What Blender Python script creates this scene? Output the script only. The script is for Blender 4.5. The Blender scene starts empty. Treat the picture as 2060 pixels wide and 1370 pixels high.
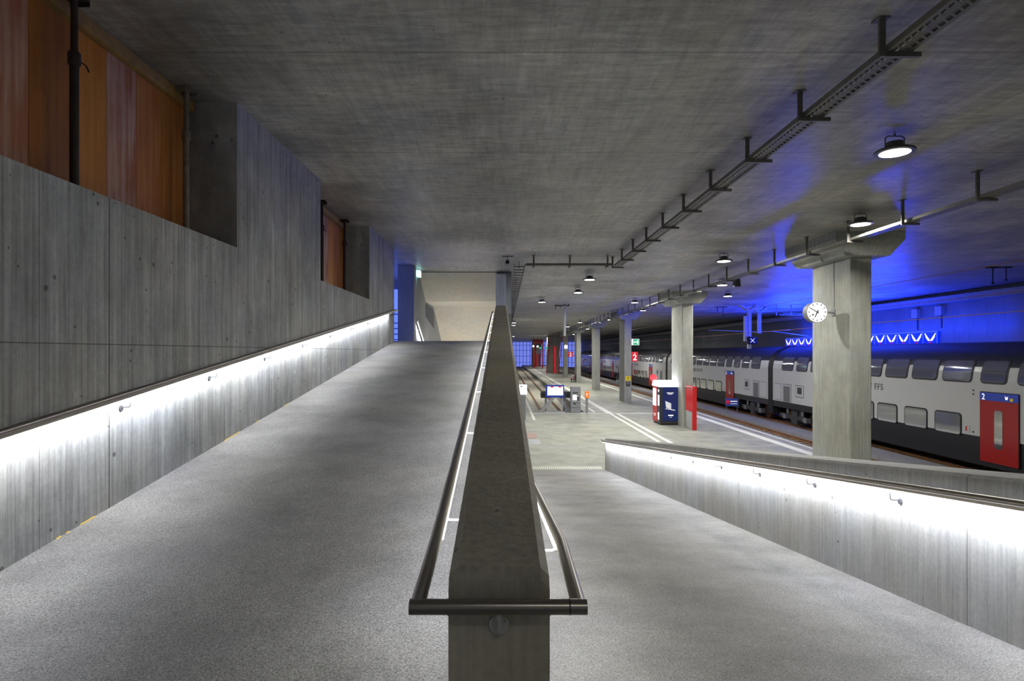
import bpy, bmesh, math, random
from mathutils import Vector, Matrix
random.seed(7)
PI = math.pi
scene = bpy.context.scene
col = scene.collection
ZOFF = 3.96            # platform level becomes z = 0; everything below is written relative to the eye level
ZP = -3.96             # platform
ZC = 3.22              # ceiling
F = 1200.0

# ------------------------------------------------------------------ helpers
class MB:
    def __init__(s): s.bm = bmesh.new()
    def box(s, x0, x1, y0, y1, z0, z1):
        v = [s.bm.verts.new(p) for p in [(x0,y0,z0),(x1,y0,z0),(x1,y1,z0),(x0,y1,z0),(x0,y0,z1),(x1,y0,z1),(x1,y1,z1),(x0,y1,z1)]]
        for f in [(0,3,2,1),(4,5,6,7),(0,1,5,4),(1,2,6,5),(2,3,7,6),(3,0,4,7)]: s.bm.faces.new([v[i] for i in f])
        return s
    def hexa(s, pts):                      # 8 points in box order
        v = [s.bm.verts.new(p) for p in pts]
        for f in [(0,3,2,1),(4,5,6,7),(0,1,5,4),(1,2,6,5),(2,3,7,6),(3,0,4,7)]: s.bm.faces.new([v[i] for i in f])
        return s
    def poly(s, pts):
        s.bm.faces.new([s.bm.verts.new(p) for p in pts]); return s
    def loft(s, rings, caps=True, closed=True):
        R = [[s.bm.verts.new(p) for p in r] for r in rings]
        n = len(R[0])
        for a, b in zip(R[:-1], R[1:]):
            for i in range(n if closed else n-1):
                j = (i+1) % n
                s.bm.faces.new([a[i], a[j], b[j], b[i]])
        if caps:
            s.bm.faces.new(list(reversed(R[0]))); s.bm.faces.new(R[-1])
        return s
    def tube(s, pts, r, n=12, caps=True):
        pts = [Vector(p) for p in pts]; rings = []
        up = None
        for i, p in enumerate(pts):
            if i == 0: d = pts[1]-p
            elif i == len(pts)-1: d = p-pts[i-1]
            else: d = (p-pts[i-1]).normalized() + (pts[i+1]-p).normalized()
            d.normalize()
            if up is None:
                up = Vector((0,0,1)) if abs(d.z) < .9 else Vector((1,0,0))
            a = up - d*up.dot(d)
            if a.length < 1e-5: a = Vector((0,1,0)) - d*d.y
            a.normalize(); up = a; b = d.cross(a)
            k = 1.0
            if 0 < i < len(pts)-1:
                c = (p-pts[i-1]).normalized().dot(d); k = 1/max(c, .5)
            ring = []
            # widen in the bend plane only
            bend = None
            if k > 1.01:
                bend = ((p-pts[i-1]).normalized() - (pts[i+1]-p).normalized())
                bend = bend - d*bend.dot(d)
                if bend.length > 1e-6: bend.normalize()
                else: bend = None
            for q in range(n):
                t = 2*PI*q/n
                o = a*(math.cos(t)*r) + b*(math.sin(t)*r)
                if bend is not None: o += bend*(o.dot(bend)*(k-1))
                ring.append(p+o)
            rings.append(ring)
        return s.loft(rings, caps)
    def lathe(s, prof, n=32, at=(0,0,0), axis='z'):
        rings = []
        for r, h in prof:
            ring = []
            for q in range(n):
                t = 2*PI*q/n
                c, si = math.cos(t)*max(r,1e-4), math.sin(t)*max(r,1e-4)
                if axis == 'z': p = (c, si, h)
                elif axis == 'y': p = (c, h, si)
                else: p = (h, c, si)
                ring.append((p[0]+at[0], p[1]+at[1], p[2]+at[2]))
            rings.append(ring)
        return s.loft(rings, True)
    def prism(s, pts, d):                 # planar polygon extruded by vector d
        d = Vector(d)
        return s.loft([pts, [tuple(Vector(p)+d) for p in pts]], True)
    def build(s, name, m, parent=None, loc=None, smooth=False, bevel=0):
        bmesh.ops.recalc_face_normals(s.bm, faces=s.bm.faces)
        me = bpy.data.meshes.new(name); s.bm.to_mesh(me); s.bm.free()
        if smooth:
            for p in me.polygons: p.use_smooth = True
            try: me.set_sharp_from_angle(angle=math.radians(40))
            except Exception: pass
        o = bpy.data.objects.new(name, me); col.objects.link(o)
        if m is not None: me.materials.append(m)
        if parent is not None: o.parent = parent
        if loc is not None: o.location = loc
        if bevel:
            b = o.modifiers.new('bevel', 'BEVEL'); b.width = bevel; b.segments = 2; b.limit_method = 'ANGLE'
        return o

def thing(name, label, cat, loc=(0,0,0), rz=0, group=None):
    o = bpy.data.objects.new(name, None); col.objects.link(o)
    o.location = loc; o.rotation_euler = (0,0,rz); o.empty_display_size = .2
    o['label'] = label; o['category'] = cat
    if group: o['group'] = group
    return o
def tag(o, label, cat, group=None, kind=None):
    o['label'] = label; o['category'] = cat
    if group: o['group'] = group
    if kind: o['kind'] = kind
    return o
def struct(o, label, cat):
    o['kind'] = 'structure'; o['label'] = label; o['category'] = cat; return o
def dup(root, loc=None, label=None, parent=None, group=None):
    c = root.copy(); col.objects.link(c)
    if parent is not None: c.parent = parent
    if loc is not None: c.location = loc
    if label: c['label'] = label
    if group: c['group'] = group
    for ch in list(root.children): dup(ch, None, None, c)
    return c
def text(name, body, size, m, parent, loc, face='camera', align='LEFT', bold=0, spacing=1):
    cu = bpy.data.curves.new(name, 'FONT'); cu.body = body; cu.size = size; cu.extrude = .004; cu.align_x = align; cu.offset = bold
    if spacing != 1: cu.space_character = spacing
    tmp = bpy.data.objects.new('tmp_text', cu); col.objects.link(tmp)
    dg = bpy.context.evaluated_depsgraph_get(); dg.update()
    me = bpy.data.meshes.new_from_object(tmp.evaluated_get(dg)); me.name = name
    bpy.data.objects.remove(tmp); bpy.data.curves.remove(cu)
    me.materials.clear(); me.materials.append(m)
    o = bpy.data.objects.new(name, me); col.objects.link(o)
    o.parent = parent; o.location = loc
    if face == 'camera': o.rotation_euler = (PI/2,0,0)
    else: o.rotation_euler = Matrix(((0,0,-1),(-1,0,0),(0,1,0))).to_euler()
    return o

# ------------------------------------------------------------------ materials
class NT:
    def __init__(s, name):
        s.m = bpy.data.materials.new(name); s.m.use_nodes = True; s.t = s.m.node_tree
        s.b = s.t.nodes['Principled BSDF']
    def n(s, typ, **kw):
        x = s.t.nodes.new(typ)
        for k, v in kw.items():
            if k in x.inputs: x.inputs[k].default_value = v
            else: setattr(x, k, v)
        return x
    def l(s, a, b): s.t.links.new(a, b)
    def math(s, op, a, b=None, clamp=False):
        x = s.t.nodes.new('ShaderNodeMath'); x.operation = op; x.use_clamp = clamp
        for i, v in enumerate((a, b)):
            if v is None: continue
            if isinstance(v, (int, float)): x.inputs[i].default_value = v
            else: s.l(v, x.inputs[i])
        return x.outputs[0]
    def mapr(s, v, a, b, c, d):
        x = s.t.nodes.new('ShaderNodeMapRange'); s.l(v, x.inputs[0])
        for i, q in enumerate((a, b, c, d)): x.inputs[i+1].default_value = q
        return x.outputs[0]

def plain(name, c, rough=.5, metal=0, emit=None, es=1.0, spec=.5, noise=0.0, nscale=20):
    t = NT(name); b = t.b
    b.inputs['Base Color'].default_value = (*c, 1); b.inputs['Roughness'].default_value = rough; b.inputs['Metallic'].default_value = metal
    b.inputs['Specular IOR Level'].default_value = spec
    if emit: b.inputs['Emission Color'].default_value = (*emit, 1); b.inputs['Emission Strength'].default_value = es
    if noise:
        tc = t.n('ShaderNodeTexCoord'); nz = t.n('ShaderNodeTexNoise', Scale=nscale, Detail=5.0)
        t.l(tc.outputs['Object'], nz.inputs['Vector'])
        k = t.mapr(nz.outputs['Fac'], .3, .7, 1-noise, 1+noise)
        mx = t.n('ShaderNodeVectorMath', operation='SCALE'); mx.inputs[0].default_value = c
        t.l(k, mx.inputs['Scale']); t.l(mx.outputs[0], b.inputs['Base Color'])
        t.l(t.mapr(nz.outputs['Fac'], .3, .7, max(rough-.1, .02), min(rough+.1, 1)), b.inputs['Roughness'])
    return t.m

def concrete(name, c, axis='y', plank=.0, plank_amt=.1, streak=(1,1,1), streak_amt=.15, blotch=.15, blotch_scale=.6, holes=.06, joints=(), rough=.75, bump=.2, panel=None, panel_amt=.15, tint=None, grain=30, streak2=None, streak2_amt=.2):
    t = NT(name); b = t.b
    tc = t.n('ShaderNodeTexCoord'); obj = tc.outputs['Object']
    sep = t.n('ShaderNodeSeparateXYZ'); t.l(obj, sep.inputs[0])
    ax = {'x': sep.outputs[0], 'y': sep.outputs[1], 'z': sep.outputs[2]}
    # large stains
    nb = t.n('ShaderNodeTexNoise', Scale=blotch_scale, Detail=6.0, Roughness=.62); t.l(obj, nb.inputs['Vector'])
    val = t.mapr(nb.outputs['Fac'], .3, .7, 1-blotch, 1+blotch)
    # directional streaks of the boards
    mp = t.n('ShaderNodeMapping'); mp.inputs['Scale'].default_value = streak; t.l(obj, mp.inputs['Vector'])
    ns = t.n('ShaderNodeTexNoise', Scale=3.0, Detail=7.0, Roughness=.65); t.l(mp.outputs[0], ns.inputs['Vector'])
    st = t.mapr(ns.outputs['Fac'], .3, .7, 1-streak_amt, 1+streak_amt)
    val = t.math('MULTIPLY', val, st)
    if streak2:
        m2 = t.n('ShaderNodeMapping'); m2.inputs['Scale'].default_value = streak2; m2.inputs['Location'].default_value = (3.7,1.3,0); t.l(obj, m2.inputs['Vector'])
        n3 = t.n('ShaderNodeTexNoise', Scale=2.0, Detail=9.0, Roughness=.7); t.l(m2.outputs[0], n3.inputs['Vector'])
        val = t.math('MULTIPLY', val, t.mapr(n3.outputs['Fac'], .3, .7, 1-streak2_amt, 1+streak2_amt))
    # grain
    ng = t.n('ShaderNodeTexNoise', Scale=float(grain), Detail=4.0); t.l(obj, ng.inputs['Vector'])
    val = t.math('MULTIPLY', val, t.mapr(ng.outputs['Fac'], .3, .7, .93, 1.07))
    hgt = t.math('ADD', t.math('MULTIPLY', ns.outputs['Fac'], .7), t.math('MULTIPLY', ng.outputs['Fac'], .3))
    if plank:
        q = t.math('DIVIDE', ax[axis], plank); fl = t.math('FLOOR', q)
        wn = t.n('ShaderNodeTexWhiteNoise', noise_dimensions='1D'); t.l(fl, wn.inputs['W'])
        val = t.math('MULTIPLY', val, t.mapr(wn.outputs['Value'], 0, 1, 1-plank_amt, 1+plank_amt))
        fr = t.math('FRACT', q); e = t.math('ABSOLUTE', t.math('SUBTRACT', fr, .5))
        g = t.mapr(e, .44, .5, 0, 1)
        val = t.math('MULTIPLY', val, t.math('SUBTRACT', 1, t.math('MULTIPLY', g, plank_amt*1.3)))
        hgt = t.math('SUBTRACT', hgt, t.math('MULTIPLY', g, .4))
    if panel:
        cx = t.math('FLOOR', t.math('DIVIDE', sep.outputs[0], panel[0])); cy = t.math('FLOOR', t.math('DIVIDE', sep.outputs[1], panel[1]))
        wn = t.n('ShaderNodeTexWhiteNoise', noise_dimensions='1D'); t.l(t.math('ADD', t.math('MULTIPLY', cx, 7.13), t.math('MULTIPLY', cy, 3.71)), wn.inputs['W'])
        val = t.math('MULTIPLY', val, t.mapr(wn.outputs['Value'], 0, 1, 1-panel_amt, 1+panel_amt))
    for a, poss, w, amt in joints:
        for p in poss:
            d = t.math('ABSOLUTE', t.math('SUBTRACT', ax[a], p))
            g = t.mapr(d, w*.5, w, 1, 0)
            val = t.math('MULTIPLY', val, t.math('SUBTRACT', 1, t.math('MULTIPLY', g, amt)))
    if holes:
        vo = t.n('ShaderNodeTexVoronoi', Scale=7.0, Randomness=1.0); t.l(obj, vo.inputs['Vector'])
        nh = t.n('ShaderNodeTexNoise', Scale=1.7, Detail=3.0); t.l(obj, nh.inputs['Vector'])
        thr = t.mapr(nh.outputs['Fac'], .42, .72, 0, holes*3.0)
        h = t.math('LESS_THAN', vo.outputs['Distance'], thr)
        val = t.math('MULTIPLY', val, t.math('SUBTRACT', 1, t.math('MULTIPLY', h, .6)))
        hgt = t.math('SUBTRACT', hgt, t.math('MULTIPLY', h, .5))
    mx = t.n('ShaderNodeMix', data_type='RGBA'); tn = tint or (c[0]*.93, c[1]*.97, c[2]*1.06)
    n2 = t.n('ShaderNodeTexNoise', Scale=.9, Detail=2.0); t.l(obj, n2.inputs['Vector'])
    t.l(t.mapr(n2.outputs['Fac'], .35, .65, 0, 1), mx.inputs['Factor'])
    mx.inputs[6].default_value = (*c, 1); mx.inputs[7].default_value = (*tn, 1)
    sc = t.n('ShaderNodeVectorMath', operation='SCALE'); t.l(mx.outputs[2], sc.inputs[0]); t.l(val, sc.inputs['Scale'])
    t.l(sc.outputs[0], b.inputs['Base Color'])
    t.l(t.mapr(nb.outputs['Fac'], .3, .7, rough-.12, rough+.1), b.inputs['Roughness'])
    b.inputs['Specular IOR Level'].default_value = .4
    bp = t.n('ShaderNodeBump', Strength=bump, Distance=.02); t.l(hgt, bp.inputs['Height']); t.l(bp.outputs[0], b.inputs['Normal'])
    return t.m

def asphalt(name, c, rough=.7, speck=.35, blotch=.25, tint=None, sscale=70, joints=()):
    t = NT(name); b = t.b
    tc = t.n('ShaderNodeTexCoord'); obj = tc.outputs['Object']
    sep = t.n('ShaderNodeSeparateXYZ'); t.l(obj, sep.inputs[0])
    ax = {'x': sep.outputs[0], 'y': sep.outputs[1], 'z': sep.outputs[2]}
    nb = t.n('ShaderNodeTexNoise', Scale=1.1, Detail=7.0, Roughness=.65); t.l(obj, nb.inputs['Vector'])
    ns = t.n('ShaderNodeTexNoise', Scale=float(sscale), Detail=3.0, Roughness=.7); t.l(obj, ns.inputs['Vector'])
    vo = t.n('ShaderNodeTexVoronoi', Scale=float(sscale)*1.3); t.l(obj, vo.inputs['Vector'])
    val = t.mapr(nb.outputs['Fac'], .3, .7, 1-blotch, 1+blotch)
    val = t.math('MULTIPLY', val, t.mapr(ns.outputs['Fac'], .3, .7, 1-speck, 1+speck))
    val = t.math('MULTIPLY', val, t.mapr(vo.outputs['Distance'], 0, .6, 1.15, .85))
    for a, poss, w, amt in joints:
        for p in poss:
            d = t.math('ABSOLUTE', t.math('SUBTRACT', ax[a], p))
            val = t.math('MULTIPLY', val, t.math('SUBTRACT', 1, t.math('MULTIPLY', t.mapr(d, w*.5, w, 1, 0), amt)))
    mx = t.n('ShaderNodeMix', data_type='RGBA'); tn = tint or (c[0]*.97, c[1]*.98, c[2]*1.08)
    n2 = t.n('ShaderNodeTexNoise', Scale=.5, Detail=3.0); t.l(obj, n2.inputs['Vector'])
    t.l(t.mapr(n2.outputs['Fac'], .35, .65, 0, 1), mx.inputs['Factor'])
    mx.inputs[6].default_value = (*c, 1); mx.inputs[7].default_value = (*tn, 1)
    sc = t.n('ShaderNodeVectorMath', operation='SCALE'); t.l(mx.outputs[2], sc.inputs[0]); t.l(val, sc.inputs['Scale'])
    t.l(sc.outputs[0], b.inputs['Base Color'])
    b.inputs['Roughness'].default_value = rough; b.inputs['Specular IOR Level'].default_value = .4
    bp = t.n('ShaderNodeBump', Strength=.5, Distance=.006); t.l(ns.outputs['Fac'], bp.inputs['Height']); t.l(bp.outputs[0], b.inputs['Normal'])
    return t.m

CG = (.33, .335, .31)
M = {}
M['wall_left'] = concrete('board_marked_concrete', (.35,.352,.338), 'y', plank=.105, plank_amt=.10, streak=(1,9,.25), streak_amt=.34, blotch=.36, blotch_scale=.6,
    joints=[('y', (5.2, 11.16), .009, .75), ('y', (4.42, 6.42, 8.0, 9.6, 12.9), .006, .45), ('z', (.07,), .007, .6)], bump=.14, holes=.07, streak2=(1,2.2,1.1), streak2_amt=.2)
M['wall_right'] = concrete('parapet_concrete', (.40,.395,.37), 'y', plank=.16, plank_amt=.05, streak=(1,8,.3), streak_amt=.18, blotch=.14, blotch_scale=.9, bump=.15, holes=.055, streak2=(1,2,1.3), streak2_amt=.12,
    joints=[('y', (4.35, 8.6, 12.4), .008, .4)])
M['spine'] = concrete('weathered_parapet_concrete', (.40,.365,.28), 'x', plank=0, streak=(9,9,.3), streak_amt=.18, blotch=.2, blotch_scale=1.2, bump=.3, holes=.06)
M['ceil'] = concrete('ceiling_concrete', (.335,.320,.288), 'x', plank=0, plank_amt=.10, streak2=(4.5,.5,1), streak2_amt=.26, streak=(.8,4,1), streak_amt=.30, blotch=.46, blotch_scale=.5, panel=(1.9,1.05), panel_amt=.09, rough=.44,
    joints=[('y', (3.25, 6.4, 9.6, 12.8, 16.0, 19.2, 22.4, 28.8, 35.2, 41.6), .02, .4)], bump=.25, holes=.05)
M['column'] = concrete('column_concrete', (.35,.35,.305), 'z', streak=(8,8,.25), streak_amt=.26, blotch=.24, blotch_scale=.8, bump=.2, holes=.03)
M['cream'] = concrete('stair_soffit_concrete', (.60,.55,.45), 'y', streak=(2,2,1), streak_amt=.08, blotch=.08, bump=.1, holes=.03)
M['grey_wall'] = concrete('smooth_grey_concrete', (.34,.35,.35), 'z', streak=(6,6,.4), streak_amt=.1, blotch=.12, bump=.2, holes=.03)
M['far_wall'] = concrete('track_wall_concrete', (.22,.23,.26), 'y', plank=1.1, plank_amt=.06, streak=(1,5,.4), streak_amt=.12, blotch=.15, bump=.2, holes=0)
M['ramp'] = asphalt('ramp_asphalt', (.225,.217,.20), speck=.68, blotch=.32, sscale=95)
M['platform'] = asphalt('platform_asphalt', (.31,.318,.26), speck=.14, blotch=.3, rough=.55, sscale=40)
M['edge'] = plain('platform_edge_concrete', (.26,.27,.26), .7, noise=.15, nscale=3)
M['white'] = plain('white_marking_paint', (.72,.73,.66), .6, noise=.08, nscale=6)
M['steel'] = plain('dark_brushed_handrail_steel', (.30,.275,.25), .30, .9)
M['bright'] = plain('stainless_bracket_steel', (.55,.55,.53), .35, .55)
M['led'] = plain('led_strip_light', (1,1,1), .5, emit=(.90,.94,1), es=9)
M['tray'] = plain('galvanised_tray_steel', (.17,.165,.15), .5, .5, noise=.15, nscale=8)
M['lamp_body'] = plain('lamp_housing_grey', (.10,.10,.10), .45, .4)
M['lamp_glow'] = plain('lamp_diffuser_glow', (1,1,1), .5, emit=(1,.98,.94), es=14)
M['rust'] = plain('rusty_rail_steel', (.26,.13,.06), .6, .3, noise=.3, nscale=5)
M['sleeper'] = plain('concrete_sleeper', (.30,.25,.20), .85, noise=.2, nscale=4)
M['black'] = plain('black_rubber', (.012,.012,.014), .5)
M['dark'] = plain('dark_grey_metal', (.05,.052,.056), .45, .3)
M['grey'] = plain('grey_painted_metal', (.23,.24,.25), .45)
M['lgrey'] = plain('light_grey_paint', (.42,.43,.44), .4)
M['red'] = plain('red_enamel', (.62,.02,.02), .35)
M['redlit'] = plain('lit_red_panel', (.7,.02,.03), .35, emit=(.8,.02,.04), es=.35)
M['orange'] = plain('orange_enamel', (.85,.20,.02), .4, emit=(.9,.22,.02), es=.25)
M['glow'] = plain('white_lit_panel', (1,1,1), .5, emit=(.92,.96,1), es=3.0)
M['screen'] = plain('white_lit_screen', (1,1,1), .5, emit=(.98,.98,1), es=1.3)
M['navy'] = plain('navy_blue_panel', (.01,.03,.22), .35, emit=(.02,.05,.4), es=.25)
M['green'] = plain('lit_green_sign', (.0,.3,.12), .5, emit=(.0,.42,.16), es=.8)
M['signwhite'] = plain('sign_white', (.9,.9,.9), .5, emit=(1,1,1), es=.7)
M['yellow'] = plain('yellow_sign', (.80,.62,.02), .5)
M['train_white'] = plain('train_white_paint', (.47,.48,.48), .25)
M['train_dark'] = plain('train_black_paint', (.012,.013,.016), .35)
M['train_roof'] = plain('train_roof_black', (.020,.022,.032), .28)
M['train_red'] = plain('train_door_red', (.34,.012,.011), .28)
M['train_grey'] = plain('train_grille_grey', (.14,.143,.148), .5)
M['glass_up'] = plain('tinted_upper_glass', (.20,.21,.26), .06, .6)
M['glass_low'] = plain('reflective_lower_glass', (.42,.43,.42), .07, .85)
M['text_dark'] = plain('dark_lettering', (.10,.11,.12), .5)
M['clockwhite'] = plain('clock_dial_white', (.9,.9,.9), .5, emit=(1,1,1), es=.75)
M['blue_glow'] = plain('dusk_blue_glass', (.05,.10,.4), .2, emit=(.10,.17,.85), es=1.5)
M['dusk'] = plain('dusk_blue_facade', (.1,.12,.4), .6, emit=(.17,.22,.75), es=1.0)
M['duskframe'] = plain('dark_blue_frame', (.02,.03,.18), .5, emit=(.03,.05,.35), es=.5)
M['adblue'] = plain('lit_blue_box', (.0,.01,.5), .4, emit=(.0,.02,.55), es=1.0)
M['adedge'] = plain('lit_blue_edge', (.05,.1,.9), .4, emit=(.12,.2,1), es=1.2)
M['adwhite'] = plain('lit_white_wing', (1,1,1), .5, emit=(.93,.96,1), es=2.2)
M['adred'] = plain('lit_red_emblem', (.6,0,.03), .5, emit=(.5,.0,.06), es=.7)
M['concrete_slab'] = plain('pale_track_slab', (.38,.36,.30), .8, noise=.2, nscale=1.5)
M['copper'] = plain('copper_wire', (.30,.15,.10), .5, .5)
M['sealant'] = plain('ochre_sealant', (.42,.30,.05), .7)
M['timber'] = plain('pale_timber', (.30,.19,.06), .7, noise=.25, nscale=9)
M['prop_dark'] = plain('rusted_prop_steel', (.045,.032,.025), .6, .4, noise=.3, nscale=14)
M['prop_pale'] = plain('galvanised_prop_steel', (.22,.19,.15), .55, .4, noise=.3, nscale=14)

def ply(name, a, bcol, amt):
    t = NT(name); b = t.b
    tc = t.n('ShaderNodeTexCoord'); mp = t.n('ShaderNodeMapping'); mp.inputs['Scale'].default_value = (1,6,.35); t.l(tc.outputs['Object'], mp.inputs['Vector'])
    nz = t.n('ShaderNodeTexNoise', Scale=2.2, Detail=8.0, Roughness=.68); t.l(mp.outputs[0], nz.inputs['Vector'])
    n2 = t.n('ShaderNodeTexNoise', Scale=1.6, Detail=5.0); t.l(tc.outputs['Object'], n2.inputs['Vector'])
    mx = t.n('ShaderNodeMix', data_type='RGBA'); mx.inputs[6].default_value = (*a,1); mx.inputs[7].default_value = (*bcol,1)
    k = t.mapr(t.math('ADD', t.math('MULTIPLY', nz.outputs['Fac'], .6), t.math('MULTIPLY', n2.outputs['Fac'], .4)), .5-amt, .62, 0, 1)
    t.l(k, mx.inputs['Factor']); t.l(mx.outputs[2], b.inputs['Base Color']); b.inputs['Roughness'].default_value = .55
    return t.m
PLY = [ply('pale_red_plywood', (.42,.15,.06), (.58,.36,.24), .06), ply('brown_plywood', (.26,.085,.008), (.40,.14,.015), .1),
       ply('orange_plywood', (.52,.19,.012), (.62,.26,.04), .06), ply('streaked_plywood', (.36,.11,.03), (.62,.42,.34), .10), ply('rust_plywood', (.42,.14,.025), (.56,.24,.07), .05)]

# ------------------------------------------------------------------ setting
def zl(y): return -2.015 + .1267*y        # upper ramp surface
def zr(y): return -1.459 - .124*y         # lower ramp surface
YB = 2.25; ZL0 = zl(YB); YT = 18.75; ZT = zl(YT); YE = 20.1
XL, XR = -3.45, 3.37
def S(o, label, cat='setting'): return struct(o, label, cat)
S(MB().box(XL-.7, XR+.5, -7, YB, ZL0-.3, ZL0).build('landing_floor', M['ramp']), 'grey asphalt landing where the two ramps part', 'floor')
S(MB().hexa([(XL,YB,ZL0-.3),(0,YB,ZL0-.3),(0,YT,ZT-.3),(XL,YT,ZT-.3),(XL,YB,ZL0),(0,YB,ZL0),(0,YT,ZT),(XL,YT,ZT)]).build('upper_ramp_floor', M['ramp']), 'speckled grey asphalt ramp climbing along the tall concrete wall', 'ramp')
S(MB().hexa([(-.1,YB,ZL0-.3),(XR+.1,YB,ZL0-.3),(XR+.1,YE,ZP-.3),(-.1,YE,ZP-.3),(-.1,YB,ZL0),(XR+.1,YB,ZL0),(XR+.1,YE,ZP+.002),(-.1,YE,ZP+.002)]).build('lower_ramp_floor', M['ramp']), 'speckled grey asphalt ramp descending to the platform', 'ramp')
S(MB().box(-6.5, .0, YT, 23.6, ZT-.4, ZT).build('upper_landing_floor', M['ramp']), 'asphalt landing at the top of the climbing ramp', 'floor')
# platform with the recess of the dead end track
S(MB().box(-.1, 12.85, YE, 39.6, ZP-1.0, ZP).box(XR+.45, 12.85, -7, YE, ZP-1.0, ZP).box(-.3, 1.95, 39.6, 188, ZP-1, ZP).box(5.25, 12.85, 39.6, 188, ZP-1, ZP).build('platform_floor', M['platform']), 'grey platform surface with white markings', 'floor')
S(MB().box(1.95, 5.25, 39.6, 188, -4.9, -4.45).build('bay_track_floor', M['concrete_slab']), 'pale concrete bed of the dead end track', 'floor')
S(MB().box(12.85, 24.2, -7, 188, -5.2, -4.6).build('track_bed_floor', plain('dark_ballast', (.11,.095,.08), .95, noise=.6, nscale=14)), 'dark ballast bed below the two through tracks', 'floor')
S(MB().box(15.75, 17.05, -7, 188, -4.7, -4.38).build('walkway_floor', plain('service_path_concrete', (.25,.25,.27), .75, noise=.12, nscale=2)), 'grey flat service path between the two tracks', 'floor')
S(MB().box(-8, 24.3, -7, 188, ZC, ZC+.5).build('ceiling', M['ceil']), 'dark board-marked concrete ceiling', 'ceiling')
# left wall with two shuttered openings
w = MB(); X2 = XL-.66
w.box(X2, XL, -7, 18.56, -2.6, 1.35)
w.box(X2, XL, -7, 3.68, 1.35, ZC); w.box(X2, XL, 7.68, 11.16, 1.35, ZC); w.box(X2, XL, 15.16, 18.56, 1.35, ZC)
wl = S(w.build('wall_left', M['wall_left']), 'tall board-marked concrete wall beside the climbing ramp', 'wall')
for (u, v) in [(151,794), (407,769), (474,762), (547,758), (593,749), (632,745), (660,743)]:
    y = -XL*F/(1016-u); z = (709-v)*y/F
    MB().lathe([(.032,0),(.032,.004),(.026,.006)], 16, (XL-.001,y,z), 'x').build('tie_hole_plug', M['lgrey'], wl)
for (u0, u1) in ((112,122),(132,138),(160,190),(450,482),(515,522),(570,580)):
    y0, y1 = -XL*F/(1016-u0), -XL*F/(1016-u1)
    MB().hexa([(XL,y0,zl(y0)),(XL+.012,y0,zl(y0)),(XL+.012,y1,zl(y1)),(XL,y1,zl(y1)),(XL,y0,zl(y0)+.007),(XL+.004,y0,zl(y0)+.007),(XL+.004,y1,zl(y1)+.007),(XL,y1,zl(y1)+.007)]).build('sealing_strip', M['sealant'], wl)
S(MB().box(X2-.25, X2-.12, 3.2, 15.8, 1.2, ZC).build('light_block_behind_openings', M['black']), 'unseen dark backing added to block light behind the boarded openings', 'wall')  # unseen box added to keep light from leaking past the boards
# right parapet (chamfered)
def ztr(y): return -.332 - .1275*y
def ring(y, x0, x1, ch, zt, zb): return [(x0,y,zb),(x1,y,zb),(x1,y,zt-ch),(x1-ch,y,zt),(x0+ch,y,zt),(x0,y,zt-ch)]
S(MB().loft([ring(-7, XR, XR+.46, .025, ztr(0)+.0, ZP-.5), ring(0, XR, XR+.46, .025, ztr(0), ZP-.5), ring(YE, XR, XR+.46, .025, ztr(YE), ZP-.5)]).build('wall_right', M['wall_right']), 'low sloping concrete parapet lit below its handrail', 'wall')
# centre parapet
def xs(y): return -.02 - .0061*(y-2)
def zs(y): return -1.0 + .133*y
rg = []
for y, dz in ((2.0, -.03), (2.03, 0), (18.5, 0)):
    h = .17; ch = .03; zt = zs(y)+dz; k = .03 if dz else 0
    rg.append([(xs(y)-h+0*k,y,ZP-.3),(xs(y)+h,y,ZP-.3),(xs(y)+h,y,zt-ch+ (k*.0)),(xs(y)+h-ch,y,zt),(xs(y)-h+ch,y,zt),(xs(y)-h,y,zt-ch)])
S(MB().loft(rg).build('wall_center', M['spine']), 'brown-grey concrete parapet dividing the two ramps', 'wall')
# core wall and stair beyond the crest
S(MB().box(-.30, .26, 24.0, 60, ZP-.2, ZC).box(.0,.2,18.5,24.0,ZP-.2,1.2).build('wall_core', M['grey_wall']), 'grey concrete wall end beyond the centre parapet', 'wall')
S(MB().box(-.37, .04, 23.7, 24.0, .3, 3.12).build('wall_stub', concrete('brightened_stained_concrete', (.80,.82,.80), 'z', streak=(6,6,.3), streak_amt=.22, blotch=.15, holes=0)), 'short stained concrete pier at the head of the stair', 'wall')  # base colour raised in place of light on the pier; stains are its own
XS = -3.43
S(MB().box(XS-.3, XS, 22.6, 40, -3, 3.215).build('wall_stair', M['grey_wall']), 'grey concrete side wall of the descending stair', 'wall')
S(MB().prism([(XS,23.8,3.22),(XS,25.7,2.2),(XS,28.6,2.2),(XS,32.0,.65),(XS,38,-2.9),(XS,38,3.22)], (3.13,0,0)).build('ceiling_stair', M['cream']), 'cream concrete soffit stepping down over the stair', 'ceiling')
st = MB()
for i in range(24): st.box(XS, -.3, 23.6+i*.3, 23.9+i*.3, ZT-.17*(i+1)-.4, ZT-.17*(i+1))
S(st.build('stair_floor', M['grey_wall']), 'concrete stair going down beyond the ramp crest', 'stairs')
tag(MB().prism([(XS+.004,25.78,2.12),(XS+.004,28.2,2.05),(XS+.004,28.75,1.8),(XS+.004,28.75,1.15),(XS+.004,25.78,1.55)], (.012,0,0)).build('shaded_opening_sheet', plain('opening_shade_blue_grey', (.06,.07,.11), .5)), 'dark blue-grey sheet painting the shade of an opening in the stair side wall', 'panel')  # flat dark sheet in place of a recess, its shade put into the colour
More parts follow.
